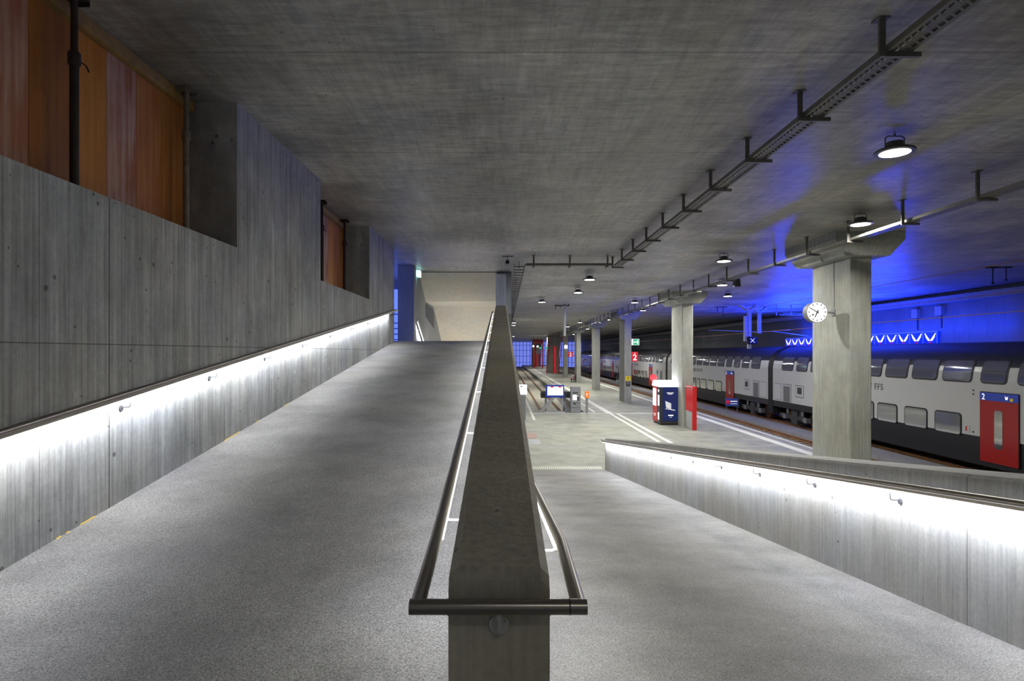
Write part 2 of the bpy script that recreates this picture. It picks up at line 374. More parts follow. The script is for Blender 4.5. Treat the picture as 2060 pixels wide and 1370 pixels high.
# far wall, ends
S(MB().box(24.0, 24.3, -7, 188, -5, ZC).build('wall_far', M['far_wall']), 'dark concrete wall beyond the train, washed with blue light', 'wall')
S(MB().box(23.35, 24.0, -7, 160, 2.66, 3.0).box(23.15, 24.0, -7, 26.5, 3.0, 3.2).build('trim_1', M['grey_wall']), 'concrete beam under the ceiling along the far wall', 'beam')
fe = S(MB().box(-8, 24.3, 188, 188.4, -5, ZC).build('wall_end', M['dusk']), 'blue dusk facade closing the open end of the hall', 'facade')
fr = MB()
for i in range(22): fr.box(-1+i*1.1, -.85+i*1.1, 187.6, 187.9, -4.4, ZC)
for z in (-3.2, -1.2, .6, 2.2): fr.box(-1, 23, 187.6, 187.9, z, z+.12)
fr.build('facade_frame', M['duskframe'], fe)
# window at the crest
w1 = S(MB().box(-6.4, -6.36, 18.8, 27, ZT, 2.9).build('window_1', M['blue_glow']), 'blue dusk window at the crest of the ramp', 'window')
S(MB().box(-6.4, -3.74, 27, 27.04, ZT, 2.9).build('window_2', M['blue_glow']), 'blue dusk glazing behind the crest column', 'window')
fr = MB()
for z in (.55,.8,1.05,1.3,1.7,2.85): fr.box(-6.3,-3.75,26.92,26.98,z,z+.05)
for x in (-6.2,-5.4,-4.6,-3.9): fr.box(x,x+.06,26.92,26.98,ZT,2.9)
fr.build('window_frame', M['duskframe'], w1)
S(MB().box(-6.6,-6.3,18.5,27.1,2.9,ZC).box(-6.6,-3.7,27.0,27.2,2.9,ZC).box(-6.7,X2,18.3,18.56,ZT-.4,ZC).build('wall_crest', M['grey_wall']), 'concrete wall around the crest window', 'wall')

# ------------------------------------------------------------------ shuttering boards and props in the openings
def board(y0, y1, mi, label):
    o = MB().box(X2+.02, X2+.045, 0, y1-y0-.004, 1.352, 3.08).build('formwork_board', PLY[mi], loc=(0,y0,0), bevel=.003)
    return tag(o, label, 'board', 'shuttering boards in the wall openings')
e1 = [3.69, 4.1, 4.6, 5.09, 5.6, 6.09, 6.58, 7.07, 7.67]
l1 = ['pale reddish board in the near opening, at its frame-side end', 'pale reddish scuffed board in the near opening, second from the frame side', 'pale reddish scuffed board in the near opening, left of the brown board',
      'dark brown-orange board just left of the dark steel prop', 'plain bright orange board just right of the dark steel prop', 'white-streaked red board in the middle of the near opening',
      'rust-red scratched board right of the white-streaked one', 'brown-orange board beside the pale steel prop']
for i, mi in enumerate((0,0,0,1,2,3,4,4)): board(e1[i], e1[i+1], mi, l1[i])
e2 = [11.18, 11.7, 12.2, 12.7, 13.2, 13.72, 14.1, 14.6, 15.14]
l2 = ['first red-brown board of the far opening, hidden edge side', 'second red-brown board of the far opening', 'third red-brown board of the far opening', 'dark board behind the first prop of the far opening',
      'pale-streaked red board in the far opening', 'bright orange narrow board in the far opening', 'brown-orange board in the far opening', 'dark brown board beside the reveal of the far opening']
for i, mi in enumerate((0,4,4,1,3,2,4,1)): board(e2[i], e2[i+1], mi, l2[i])
for (y0,y1,lb) in ((3.69,7.67,'pale yellowish timber batten above the boards of the near opening'),(11.18,15.14,'pale timber batten above the boards of the far opening')):
    tag(MB().box(X2+.02, X2+.12, y0, y1, 3.085, 3.215).build('timber_batten', M['timber'], bevel=.005), lb, 'batten')
def prop(y, mat, label, x=-3.885):
    r = thing('steel_prop', label, 'prop', (x,y,1.352), 0, 'telescopic props in the wall openings')
    H = ZC-.005-1.352
    MB().box(-.07,.07,-.07,.07,0,.01).tube([(0,0,.008),(0,0,H*.72)], .038, 14).build('outer_tube', mat, r, smooth=True)
    MB().tube([(0,0,H*.70),(0,0,H-.02)], .030, 14).build('inner_tube', mat, r, smooth=True)
    c = MB().lathe([(.04,H*.66),(.052,H*.67),(.052,H*.72),(.04,H*.73)], 16).build('collar', mat, r, smooth=True)
    for q in (-1, 1): MB().tube([(0,q*.05,H*.70),(.03,q*.11,H*.69),(.05,q*.12,H*.66)], .007, 6).build('locking_handle', mat, c)
    MB().box(-.09,.09,-.075,.075,H-.02,H).box(-.09,.09,-.075,-.065,H-.06,H-.02).box(-.09,.09,.065,.075,H-.06,H-.02).build('head_plate', mat, r)
    return r
prop(5.38, M['prop_dark'], 'dark rusted steel prop standing in the near opening between orange boards')
prop(7.27, M['prop_pale'], 'paler galvanised steel prop beside the concrete reveal of the near opening')
prop(12.65, M['prop_dark'], 'dark steel prop at the near side of the far opening')
prop(14.45, M['prop_dark'], 'dark steel prop beside the reveal of the far opening')

# ------------------------------------------------------------------ handrails
R = .025
def led_lamp(p0, p1, emit, power, width=.025, colr=(.93,.95,1)):
    p0, p1 = Vector(p0), Vector(p1); n = max(1, round((p1-p0).length/1.7))
    for i in range(n):
        a = p0.lerp(p1, i/n); b = p0.lerp(p1, (i+1)/n); d = (b-a); L = d.length; d.normalize()
        li = bpy.data.lights.new('led_light', 'AREA'); li.shape = 'RECTANGLE'; li.size = L*.985; li.size_y = width; li.energy = power*L; li.color = colr
        e = Vector(emit); e = (e - d*e.dot(d)).normalized(); zax = -e; yax = zax.cross(d)
        m = Matrix((d, yax, zax)).transposed().to_4x4(); m.translation = (a+b)/2
        o = bpy.data.objects.new('led_light', li); col.objects.link(o); o.matrix_world = m
def bracket(par, y, zrail, xr, xw, d=.085, m='bright'):
    s = 1 if xw > xr else -1
    MB().tube([(xr,y,zrail-.02),(xr,y,zrail-d+.02),(xr+s*.006,y,zrail-d+.006),(xr+s*.02,y,zrail-d),(xw-s*.002,y,zrail-d)], .006, 8).lathe([(.028,xw-s*.012),(.028,xw-s*.001)], 16, (0,y,zrail-d-.01), 'x').build('bracket', M[m], par, smooth=True)
# left wall
zw = lambda y: -1.038 + .1275*y
xr_ = XL+.09
h = thing('wall_handrail', 'dark steel handrail with light strip on the tall board-marked wall', 'handrail')
MB().tube([(xr_,-3,zw(-3)),(xr_,18.45,zw(18.45)),(xr_,18.75,zw(18.45))], R, 14).build('rail_tube', M['steel'], h, smooth=True)
MB().hexa([(xr_-.012,-3,zw(-3)-.045),(xr_+.012,-3,zw(-3)-.045),(xr_+.012,18.4,zw(18.4)-.045),(xr_-.012,18.4,zw(18.4)-.045),(xr_-.012,-3,zw(-3)-.022),(xr_+.012,-3,zw(-3)-.022),(xr_+.012,18.4,zw(18.4)-.022),(xr_-.012,18.4,zw(18.4)-.022)]).build('strip_profile', M['steel'], h)
MB().hexa([(xr_-.009,-3,zw(-3)-.048),(xr_+.005,-3,zw(-3)-.048),(xr_+.005,17.6,zw(17.6)-.048),(xr_-.009,17.6,zw(17.6)-.048),(xr_-.009,-3,zw(-3)-.044),(xr_+.005,-3,zw(-3)-.044),(xr_+.005,17.6,zw(17.6)-.044),(xr_-.009,17.6,zw(17.6)-.044)]).build('light_strip', M['led'], h)
for i in range(-3, 9): bracket(h, 5.35+1.6*i, zw(5.35+1.6*i), xr_, XL, .135, 'dark')
LEDP = 11.0
led_lamp((xr_-.002,-3,zw(-3)-.055), (xr_-.002,17.6,zw(17.6)-.055), (-.25,0,-1), LEDP)
# right parapet
zq = lambda y: -.495 - .1235*y
xq = XR-.09
h = thing('parapet_handrail', 'dark steel handrail with light strip on the low sloping parapet', 'handrail')
MB().tube([(xq,-1,zq(-1)),(xq,20.0,zq(20.0)),(xq,20.3,zq(20.0))], R, 14).build('rail_tube', M['steel'], h, smooth=True)
def strip(par, x, y0, y1, zf, dx0=-.006, dx1=.010):
    MB().hexa([(x-.012,y0,zf(y0)-.045),(x+.012,y0,zf(y0)-.045),(x+.012,y1,zf(y1)-.045),(x-.012,y1,zf(y1)-.045),(x-.012,y0,zf(y0)-.022),(x+.012,y0,zf(y0)-.022),(x+.012,y1,zf(y1)-.022),(x-.012,y1,zf(y1)-.022)]).build('strip_profile', M['steel'], par)
    MB().hexa([(x+dx0,y0,zf(y0)-.053),(x+dx1,y0,zf(y0)-.053),(x+dx1,y1,zf(y1)-.053),(x+dx0,y1,zf(y1)-.053),(x+dx0,y0,zf(y0)-.044),(x+dx1,y0,zf(y0)-.044),(x+dx1,y1,zf(y1)-.044),(x+dx0,y1,zf(y1)-.044)]).build('light_strip', M['led'], par)
strip(h, xq, -1, 20.0, zq, -.014, .012)
for i in range(-3, 11): bracket(h, 5.08+1.4*i, zq(5.08+1.4*i), xq, XR, .135, 'dark')
led_lamp((xq+.002,-1,zq(-1)-.058), (xq+.002,20,zq(20)-.058), (.25,0,-1), LEDP)
# centre loop
zcl = lambda y: -1.10 + .128*y
zcr = lambda y: -.525 - .11*y
xcl = lambda y: xs(y)-.17-.095
xcr = lambda y: xs(y)+.17+.09
h = thing('center_handrail', 'dark steel handrail looping round the front of the centre parapet', 'handrail')
zf = -.823; yf = 1.93
pts = [(xcl(18.3),18.6,zcl(18.3)),(xcl(18.3),18.3,zcl(18.3)),(xcl(2.5),2.5,zcl(2.5)),(xcl(yf),yf,zf),(xcr(yf),yf,zf),(xcr(2.5),2.5,zcr(2.5)),(xcr(18.4),18.4,zcr(18.4))]
MB().tube(pts[:2]+pts[2:4], R, 16, True).build('rail_tube', M['steel'], h, smooth=True)
MB().tube(pts[4:], R, 16, True).build('rail_tube', M['steel'], h, smooth=True)
MB().tube([(xcl(yf)-.024,yf,zf),(xcr(yf)+.024,yf,zf)], R, 24, True).build('front_tube', M['steel'], h, smooth=True)
MB().tube([(xcr(yf)-.034,yf,zf),(xcr(yf)-.030,yf,zf)], R+.0006, 24).build('joint_ring', M['black'], h)
# slanted strips follow the drifting parapet
def strip2(par, xf, y0, y1, zf_, lean):
    P = lambda y, dx, dz: (xf(y)+dx, y, zf_(y)+dz)
    MB().hexa([P(y0,-.010,-.042),P(y0,.010,-.042),P(y1,.010,-.042),P(y1,-.010,-.042),P(y0,-.010,-.022),P(y0,.010,-.022),P(y1,.010,-.022),P(y1,-.010,-.022)]).build('strip_profile', M['steel'], par)
    a, b = (-.004,.020) if lean > 0 else (-.020,.004)
    MB().hexa([P(y0,a,-.050),P(y0,b,-.050),P(y1,b,-.050),P(y1,a,-.050),P(y0,a,-.030),P(y0,b,-.030),P(y1,b,-.030),P(y1,a,-.030)]).build('light_strip', M['led'], par)
    led_lamp(P(y0,lean*.004,-.056), P(y1,lean*.004,-.056), (lean*.25,0,-1), LEDP*.8)
strip2(h, xcl, 2.6, 18.2, zcl, 1)
strip2(h, xcr, 2.6, 18.2, zcr, -1)
for y in (2.0, 2.9, 4.5, 6.1, 7.7, 9.3, 10.9, 12.5, 14.1, 15.7, 17.3):
    bracket(h, max(y,2.12), zcl(y) if y > 2.4 else -.812, xcl(y), xs(y)-.17)
for y in (2.12, 2.75, 4.15, 5.55, 6.95, 8.4, 9.8, 11.2, 12.6, 14.0):
    bracket(h, y, (zcr(y) if y > 2.5 else -.812), xcr(y), xs(y)+.17)
bk = MB().lathe([(.033,1.995),(.033,1.985),(.030,1.982)], 24, (xs(2),0,zf-.085), 'y').tube([(xs(2),1.99,zf-.09),(xs(2),1.955,zf-.09),(xs(2),1.935,zf-.075),(xs(2),yf,zf-.02)], .007, 10).build('bracket', M['bright'], h, smooth=True)
for dx in (-.02, .02): MB().lathe([(.005,1.982),(.004,1.978)], 8, (xs(2)+dx,0,zf-.073), 'y').build('bolt', M['bright'], bk)
# stair handrail
h = thing('stair_handrail', 'short lit handrail on the stair wall beyond the crest', 'handrail')
za = lambda y: 1.31 - .42*(y-22.5)
MB().tube([(XS+.09,22.75,za(22.6)),(XS+.09,30,za(30))], .025, 10).build('rail_tube', M['steel'], h, smooth=True)
strip(h, XS+.09, 22.75, 29.5, za)
for y in (23.3, 25, 26.7, 28.4): bracket(h, y, za(y), XS+.09, XS)
led_lamp((XS+.085,22.75,za(22.75)-.06), (XS+.085,29.5,za(29.5)-.06), (-.3,0,-1), 12)

# ------------------------------------------------------------------ concrete columns
YC = [16.28, 31.75, 47.2, 62.8, 78.8, 95.0]
CX0, CW, CD = 9.43, .583, 2.04
def mkcol(y0, label, cd=CD):
    r = thing('concrete_column', label, 'column', (CX0, y0, ZP), 0, 'concrete columns along the platform')
    zt = 2.60-ZP
    MB().prism([(0.03,0,0),(CW-.03,0,0),(CW,.03,0),(CW,cd-.03,0),(CW-.03,cd,0),(.03,cd,0),(0,cd-.03,0),(0,.03,0)], (0,0,zt)).build('shaft', M['column'], r)
    c = CW/2; yc = cd/2; a, b = .60, cd/2+.30; a2, b2 = .93, cd/2+.42
    MB().loft([[(c-a,yc-b,zt),(c+a,yc-b,zt),(c+a,yc+b,zt),(c-a,yc+b,zt)], [(c-a2,yc-b2,zt+.42),(c+a2,yc-b2,zt+.42),(c+a2,yc+b2,zt+.42),(c-a2,yc+b2,zt+.42)], [(c-a2,yc-b2,ZC-ZP-.002),(c+a2,yc-b2,ZC-ZP-.002),(c+a2,yc+b2,ZC-ZP-.002),(c-a2,yc+b2,ZC-ZP-.002)]]).build('capital', M['column'], r)
    return r
cl = ['large near concrete column with flared capital, carrying the clock', 'concrete column with flared capital behind the blue drinks machine', 'concrete column carrying the yellow warning sign',
      'fourth concrete column from the clock, further along the platform', 'concrete column with the red bench at its foot', 'thin far concrete column with the distant red track sign']
c0 = mkcol(YC[0], cl[0])
for y, lb in zip(YC[1:], cl[1:]): dup(c0, (CX0, y, ZP), lb)
tag(MB().box(-3.96, -3.36, 22.0, 22.5, ZT, ZC-.002).build('crest_column', M['grey_wall'], bevel=.01), 'square concrete column washed blue at the top of the climbing ramp', 'column')
# far piers with red frames
def pier(x, y, w, lb):
    r = thing('flared_pier', lb, 'pier', (x,y,ZP), 0, 'flared piers with red edges')
    H = ZC-ZP-.003
    MB().loft([[(0,0,0),(w,0,0),(w,2,0),(0,2,0)], [(0,0,H*.55),(w,0,H*.55),(w,2,H*.55),(0,2,H*.55)], [(.15,-.1,H),(w+.45,-.1,H),(w+.45,2.1,H),(.15,2.1,H)]]).build('pier_body', M['column'], r)
    MB().hexa([(-.14,-.06,0),(0,-.06,0),(0,.1,0),(-.14,.1,0),(.5,-.2,H),(.66,-.2,H),(.66,0,H),(.5,0,H)]).build('edge_frame', M['red'], r)
    MB().hexa([(w-.25,-.06,0),(w-.13,-.06,0),(w-.13,.1,0),(w-.25,.1,0),(w+.5,-.2,H),(w+.62,-.2,H),(w+.62,0,H),(w+.5,0,H)]).build('edge_frame', M['red'], r)
    MB().box(w*.55, w*.55+.36, -.5, -.2, .0, 5.1).build('red_band', M['redlit'], r)
    return r
p0 = pier(8.0, 114, 2.4, 'wide flared concrete pier with red edge frames and a red band')
dup(p0, (7.4, 165, ZP), 'smaller flared pier with red frames near the blue hall end')
r = thing('red_portal', 'small red portal frame near the blue end of the platform', 'portal', (7.1,150,ZP))
MB().box(0,.35,0,.4,0,6.2).build('post', M['red'], r); MB().box(2.2,2.5,0,.4,0,6.2).build('post', M['red'], r); MB().box(0,2.5,0,.4,6.2,7.1).build('crossbeam', M['red'], r)
MB().box(.7,1.7,-.1,.05,3.6,5.3).build('display_board', M['grey'], r)

# ------------------------------------------------------------------ platform markings
def mark(name, x0, x1, y0, y1, label, m=None, z=ZP):
    return tag(MB().box(x0, x1, y0, y1, z+.001, z+.005).build(name, m or M['white']), label, 'marking')
mark('painted_line', 11.72, 12.12, -5, 186, 'broad white safety line along the platform edge facing the train')
mark('painted_line', 12.6, 12.72, -5, 186, 'thin white line at the platform edge facing the train')
mark('painted_line', 6.72, 6.90, 10, 38.55, 'left one of the pair of white guide lines')
mark('painted_line', 7.16, 7.36, 10, 38.55, 'right one of the pair of white guide lines')
mark('painted_line', 6.6, 7.0, 38.86, 186, 'broad white line beside the dead end track')
mark('painted_line', 5.85, 6.0, 39.4, 186, 'thin white edge line beside the dead end track')
mark('painted_line', 1.85, 9.6, 38.58, 38.83, 'white line across the platform in front of the buffer stop')
mark('painted_line', 1.65, 1.8, 34.9, 120, 'white line left of the dead end track')
ts = MB()
for i in range(42): ts.box(.5+i*.0675, .5+i*.0675+.034, 20.2, 20.72, ZP+.001, ZP+.006)
tag(ts.build('tactile_strip', M['white']), 'row of short white tactile bars at the foot of the descending ramp', 'tactile strip')
tag(MB().box(1.05, 1.55, 25.6, 27.2, ZP+.001, ZP+.006).build('floor_cover', plain('steel_cover_plate', (.34,.36,.38), .5)), 'pale grey cover plate in the platform floor beside the parapet', 'cover plate')
mark('floor_marking', .9, 1.5, 27.6, 29.2, 'faded reddish floor patch behind the pale cover plate', plain('faded_red_paint', (.36,.24,.21), .7))

# ------------------------------------------------------------------ tracks
def rail(x, y0, y1, z, lb):
    p = [(-.07,0),(.07,0),(.07,.02),(.012,.04),(.012,.11),(.036,.12),(.036,.155),(-.036,.155),(-.036,.12),(-.012,.11),(-.012,.04),(-.07,.02)]
    return tag(MB().prism([(x+a,y0,z+b) for a,b in p], (0,y1-y0,0)).build('track_rail', M['rust']), lb, 'rail')
rail(2.75, 41.2, 187, -4.45, 'left rail of the dead end track'); rail(4.18, 41.2, 187, -4.45, 'right rail of the dead end track')
rail(13.75, -6, 187, -4.56, 'rusty rail nearest the platform edge'); rail(15.2, -6, 187, -4.56, 'rusty rail beside the grey service path')
rail(17.75, -6, 187, -4.56, 'rail under the near side of the train'); rail(19.2, -6, 187, -4.56, 'rail under the far side of the train')
def sleeper_bm(x0, x1): return MB().hexa([(x0,-.13,0),(x1,-.13,0),(x1,.13,0),(x0,.13,0),(x0+.04,-.1,.07),(x1-.04,-.1,.07),(x1-.04,.1,.07),(x0+.04,.1,.07)])
s1 = tag(sleeper_bm(-1.22,1.22).build('sleeper', M['sleeper'], loc=(14.48,12,-4.63)), 'concrete sleeper of the empty track between platform edge and service path', 'sleeper', 'sleepers of the empty track')
s2 = tag(sleeper_bm(-1.3,1.3).build('sleeper', M['sleeper'], loc=(18.47,12,-4.63)), 'concrete sleeper lying under the train', 'sleeper', 'sleepers under the train')
for i in range(1, 110):
    c = s1.copy(); col.objects.link(c); c.location.y = 12+i*.65
    c = s2.copy(); col.objects.link(c); c.location.y = 12+i*.65

# ------------------------------------------------------------------ train
XT = 17.1
PROF = [(-4.05,.06),(-3.9,0),(-1.0,0),(-.7,.04),(-.525,.09),(-.34,.16),(-.1,.32),(.1,.55),(.26,.85),(.36,1.1),(.40,1.40)]
def px(z):
    for (z0,a),(z1,b) in zip(PROF[:-1], PROF[1:]):
        if z0 <= z <= z1: return a+(b-a)*(z-z0)/(z1-z0)
    return PROF[0][1] if z < PROF[0][0] else PROF[-1][1]
W2 = 1.4
def shell(zs_, y0, y1, inset=0):
    near = [(px(z)+inset, z) for z in zs_]; far = [(2*W2-a, z) for a, z in reversed(near)]
    pts = near+far
    clean = []
    for p in pts:
        if not clean or (abs(p[0]-clean[-1][0])+abs(p[1]-clean[-1][1])) > 1e-4: clean.append(p)
    return MB().prism([(a,y0,z) for a,z in clean], (0,y1-y0,0))
def rounded(y0, y1, z0, z1, r, out, n=7, lean=0.0, steps=6):
    """patch following the side profile, rounded corners, standing proud by out"""
    zs_ = [z0 + r*(1-math.cos(PI/2*i/n)) for i in range(n)] + [z0+r+(z1-z0-2*r)*i/steps for i in range(steps+1)] + [z1 - r*(1-math.cos(PI/2*i/n)) for i in range(n-1,-1,-1)]
    L, Rr = [], []
    for z in zs_:
        d = 0
        if z < z0+r: d = r-math.sqrt(max(r*r-(z0+r-z)**2,0))
        if z > z1-r: d = max(d, r-math.sqrt(max(r*r-(z-z1+r)**2,0)))
        L.append((px(z)-out, y0+d, z)); Rr.append((px(z)-out, y1-d, z))
    b = MB(); Lv = [b.bm.verts.new(p) for p in L]; Rv = [b.bm.verts.new(p) for p in Rr]
    for i in range(len(L)-1): b.bm.faces.new([Lv[i],Rv[i],Rv[i+1],Lv[i+1]])
    ext = bmesh.ops.extrude_face_region(b.bm, geom=list(b.bm.faces))
    for v in ext['geom']:
        if isinstance(v, bmesh.types.BMVert): v.co.x += out+.02
    return b
CL = 24.0     # body length, pitch 24.7
UW = [(2.3,1.35),(4.05,1.2),(5.6,1.05),(7.15,1.05),(8.85,1.4),(10.6,1.4),(12.35,1.4),(14.1,1.4),(15.85,1.4),(17.55,1.05),(19.1,1.05),(20.65,1.2),(22.4,1.35)]
LW = [(9.3,1.3),(11.1,1.3),(12.95,1.3),(14.3,.7),(15.55,1.1)]
def make_coach(y0, label):
    r = thing('train_coach', label, 'train coach', (XT, y0, 0), 0, 'coaches of the double-deck train')
    a, b = .35, .35+CL
    shell([-3.03,-2.0,-1.0,-.7,-.525], a, b).build('body_shell', M['train_white'], r)
    shell([-.525,-.34,-.1,.1,.26,.36,.40], a, b).build('roof', M['train_roof'], r, smooth=True)
    uf = shell([-3.03,-3.4], a, b, .02); uf.box(.02,2*W2-.02, 5.2, 19.5, -4.05, -3.4); uf.build('underframe', M['train_dark'], r)
    wu = {}
    for c, wd in UW:
        if wd not in wu:
            g = rounded(-wd/2, wd/2, -1.06, -.30, .13, .030).build('upper_window', M['glass_up'], r, (0,c,0), smooth=True)
            rounded(-wd/2-.05, wd/2+.05, -1.11, -.25, .17, .018).build('seal', M['black'], g, smooth=True)
            wu[wd] = g
        else: dup(wu[wd], (0,c,0), None, r)
    wd_ = {}
    for c, wd in LW:
        if wd not in wd_:
            g = rounded(-wd/2, wd/2, -3.08, -2.32, .12, .030).build('lower_window', M['glass_low'], r, (0,c,0))
            rounded(-wd/2-.05, wd/2+.05, -3.13, -2.27, .16, .018).build('seal', M['black'], g)
            wd_[wd] = g
        else: dup(wd_[wd], (0,c,0), None, r)
    d = None
    for c in (6.9, 17.8):
        if d is None:
            d = rounded(-.8, .8, -3.87, -1.42, .04, .034).build('door', M['train_red'], r, (0,c,0))
            rounded(-.83, .83, -3.89, -1.39, .06, .020).build('door_seal', M['black'], d)
            rounded(-.8, .8, -1.70, -1.42, .04, .040).build('header_band', M['navy'], d)
            rounded(-.17, .17, -3.35, -2.02, .09, .044).build('door_pane', M['glass_low'], d)
            text('class_number', '2', .30, M['signwhite'], d, (-.045, .72, -1.67), 'side')
            MB().box(-.048,-.042,-.60,-.48,-1.66,-1.56).build('yellow_pictogram', M['yellow'], d)
            MB().prism([(-.048,-.30,-1.62),(-.048,-.38,-1.62),(-.048,-.40,-1.50),(-.048,-.36,-1.53),(-.048,-.30,-1.53),(-.048,-.27,-1.48)], (.006,0,0)).build('white_pictogram', M['signwhite'], d)
        else: dup(d, (0,c,0), None, r)
    text('operator_lettering', 'SBB CFF FFS', .40, M['text_dark'], r, (-.006, 15.72, -1.70), 'side', spacing=1.2, bold=.006)
    for c in (8.05, 16.65):
        for z in (-1.38,-1.52,-2.9): MB().lathe([(.035,-.012),(.035,.01)], 12, (0,c,z), 'x').build('door_button', M['dark'], r)
    nt = MB().box(-.008,.01,8.2,8.45,-2.95,-2.68).build('safety_notice', M['lgrey'], r); MB().box(-.011,.0,8.35,8.42,-2.9,-2.73).build('red_mark', M['red'], nt)
    for s in (0, 1):
        Y = (lambda q: q) if s == 0 else (lambda q: 24.7-q)
        def bx(m, nm, q0, q1, z0, z1, o, par=r):
            a_, b_ = sorted((Y(q0), Y(q1))); return MB().box(-o,.01,a_,b_,z0,z1).build(nm, m, par)
        f = bx(M['train_grey'], 'access_panel', .53, 1.47, -2.97, -1.93, .004); bx(M['train_white'], 'panel_face', .56, 1.44, -2.94, -1.96, .008, f)
        f = bx(M['lgrey'], 'louvre_panel', 1.7, 2.75, -3.02, -1.95, .008); bx(M['dark'], 'panel_seam', 1.67, 2.78, -3.03, -1.92, .003, f); bx(M['train_grey'], 'louvre', 1.82, 2.63, -3.0, -2.05, .014, f)
        f = bx(M['lgrey'], 'vent_panel', 3.35, 4.25, -2.6, -1.95, .008); bx(M['dark'], 'panel_seam', 3.32, 4.28, -2.63, -1.92, .003, f); bx(M['dark'], 'vent_grille', 3.55, 4.05, -2.42, -2.05, .014, f)
        yb = Y(3.0)
        bg = MB().box(.10,.30,yb-1.9,yb+1.9,-4.0,-3.75).box(.2,2.6,yb-.6,yb+.6,-4.1,-3.45).box(.08,.3,yb-.35,yb+.35,-4.25,-3.5).build('bogie', M['dark'], r)
        for q in (-1.25, 1.25):
            MB().lathe([(.1,.62),(.46,.60),(.46,.74),(.49,.75),(.49,.77),(.1,.78)], 28, (0,yb+q,-3.935), 'x').build('wheel', M['rust'], bg, smooth=True)
            MB().box(.06,.3,yb+q-.2,yb+q+.2,-4.05,-3.75).tube([(.14,yb+q-.35*(1 if q>0 else -1),-3.72),(.14,yb+q-.35*(1 if q>0 else -1),-3.42)],.09,10).build('axle_box', M['train_grey'], bg)
    return r
k0 = make_coach(13.73, 'nearest double-deck coach, red door at the picture edge, white with black roof')
for i, lb in enumerate(['second double-deck coach, just beyond the black bellows left of the clock column', 'third double-deck coach, behind the column with the yellow sign', 'fourth double-deck coach, seen between distant columns', 'furthest double-deck coach of the train']):
    dup(k0, (XT, 13.73+24.7*(i+1), 0), lb)
bl = ['black bellows between the nearest and second coaches', 'black bellows between the second and third coaches', 'black bellows between the third and fourth coaches', 'black bellows between the fourth and furthest coaches']
def bellows_bm():
    b = MB(); zs_ = [z for z, _ in PROF if z > -3.9]
    near = [(px(z)+.0, z) for z in [-3.95,-3.6]+zs_]; far = [(2*W2-a, z) for a, z in reversed(near)]
    rings = []
    for i in range(9):
        k = .06 if i % 2 else .0
        rings.append([(a+k*(1 if a < W2 else -1), -.3499+.6998*i/8, z) for a, z in near+far])
    return b.loft(rings)
g0 = None
for i, lb in enumerate(bl):
    y = 13.73+24.7*(i+1)
    if g0 is None:
        g0 = tag(bellows_bm().build('gangway_bellows', M['black'], loc=(XT,y,.03)), lb, 'bellows', 'bellows between the coaches')
    else: dup(g0, (XT,y,.03), lb)

# ------------------------------------------------------------------ cable trays
def tray_long(name, label, xc, zb, y0, y1, ys, w=.24, hside=.06, side=-1, perf=True):
    r = thing(name, label, 'cable tray')
    b = MB()
    b.box(xc-w/2-.008, xc-w/2, y0, y1, zb, zb+hside); b.box(xc+w/2, xc+w/2+.008, y0, y1, zb, zb+hside)
    if perf:
        # perforated base: side bands plus slanted bars
        b.box(xc-w/2, xc-w/2+.035, y0, y1, zb, zb+.004); b.box(xc+w/2-.035, xc+w/2, y0, y1, zb, zb+.004); b.box(xc-.02, xc+.02, y0, y1, zb, zb+.004)
        n = int((y1-y0)/.09)
        for i in range(n):
            y = y0+i*.09
            for (xa, xb) in ((xc-w/2+.03, xc-.018), (xc+.018, xc+w/2-.03)):
                s = .045
                b.hexa([(xa,y,zb),(xb,y+s,zb),(xb,y+s+.03,zb),(xa,y+.03,zb),(xa,y,zb+.004),(xb,y+s,zb+.004),(xb,y+s+.03,zb+.004),(xa,y+.03,zb+.004)])
    else:
        b.box(xc-w/2, xc+w/2, y0, y1, zb, zb+.004)
    b.build('tray', M['tray'], r)
    for dx in (-.06,.0,.06): 
        pass
    MB().tube([(xc-.05,y0,zb+.02),(xc-.05,y1,zb+.02)], .016, 8).tube([(xc+.04,y0,zb+.018),(xc+.04,y1,zb+.018)], .012, 8).build('cables', M['dark'], r)
    xp = xc + side*(w/2+.05)
    first = None
    for y in ys:
        if first is None:
            hg = MB().box(-.012,.012,-.03,.03,-.05,ZC-zb-.002).box(-.03,.03,-.028,-.022,-.05,ZC-zb-.002).build('hanger', M['tray'], r, (xp,y,zb))
            x1 = -side*(w+.14)
            MB().hexa([(min(0,x1),-.02,-.05),(max(0,x1),-.02,-.05),(max(0,x1),.02,-.05),(min(0,x1),.02,-.05),(min(0,x1),-.02,-.003),(max(0,x1),-.02,-.003),(max(0,x1),.02,-.003),(min(0,x1),.02,-.003)]).build('arm', M['tray'], hg)
            MB().box(-.06,.06,-.06,.06,ZC-zb-.012,ZC-zb-.002).build('ceiling_plate', M['tray'], hg)
            first = hg
        else: dup(first, (xp,y,zb), None, r)
    return r
tray_long('cable_tray', 'perforated steel cable tray nearest the camera, running diagonally under the ceiling', 3.80, 2.90, -4, 20.1, [5.76+1.6*i for i in range(-5,10)])
tray_long('cable_tray', 'long cable tray passing in front of the column capitals', 8.55, 2.74, -4, 112, [4.6+2.0*i for i in range(-2,53)], w=.22, perf=False)
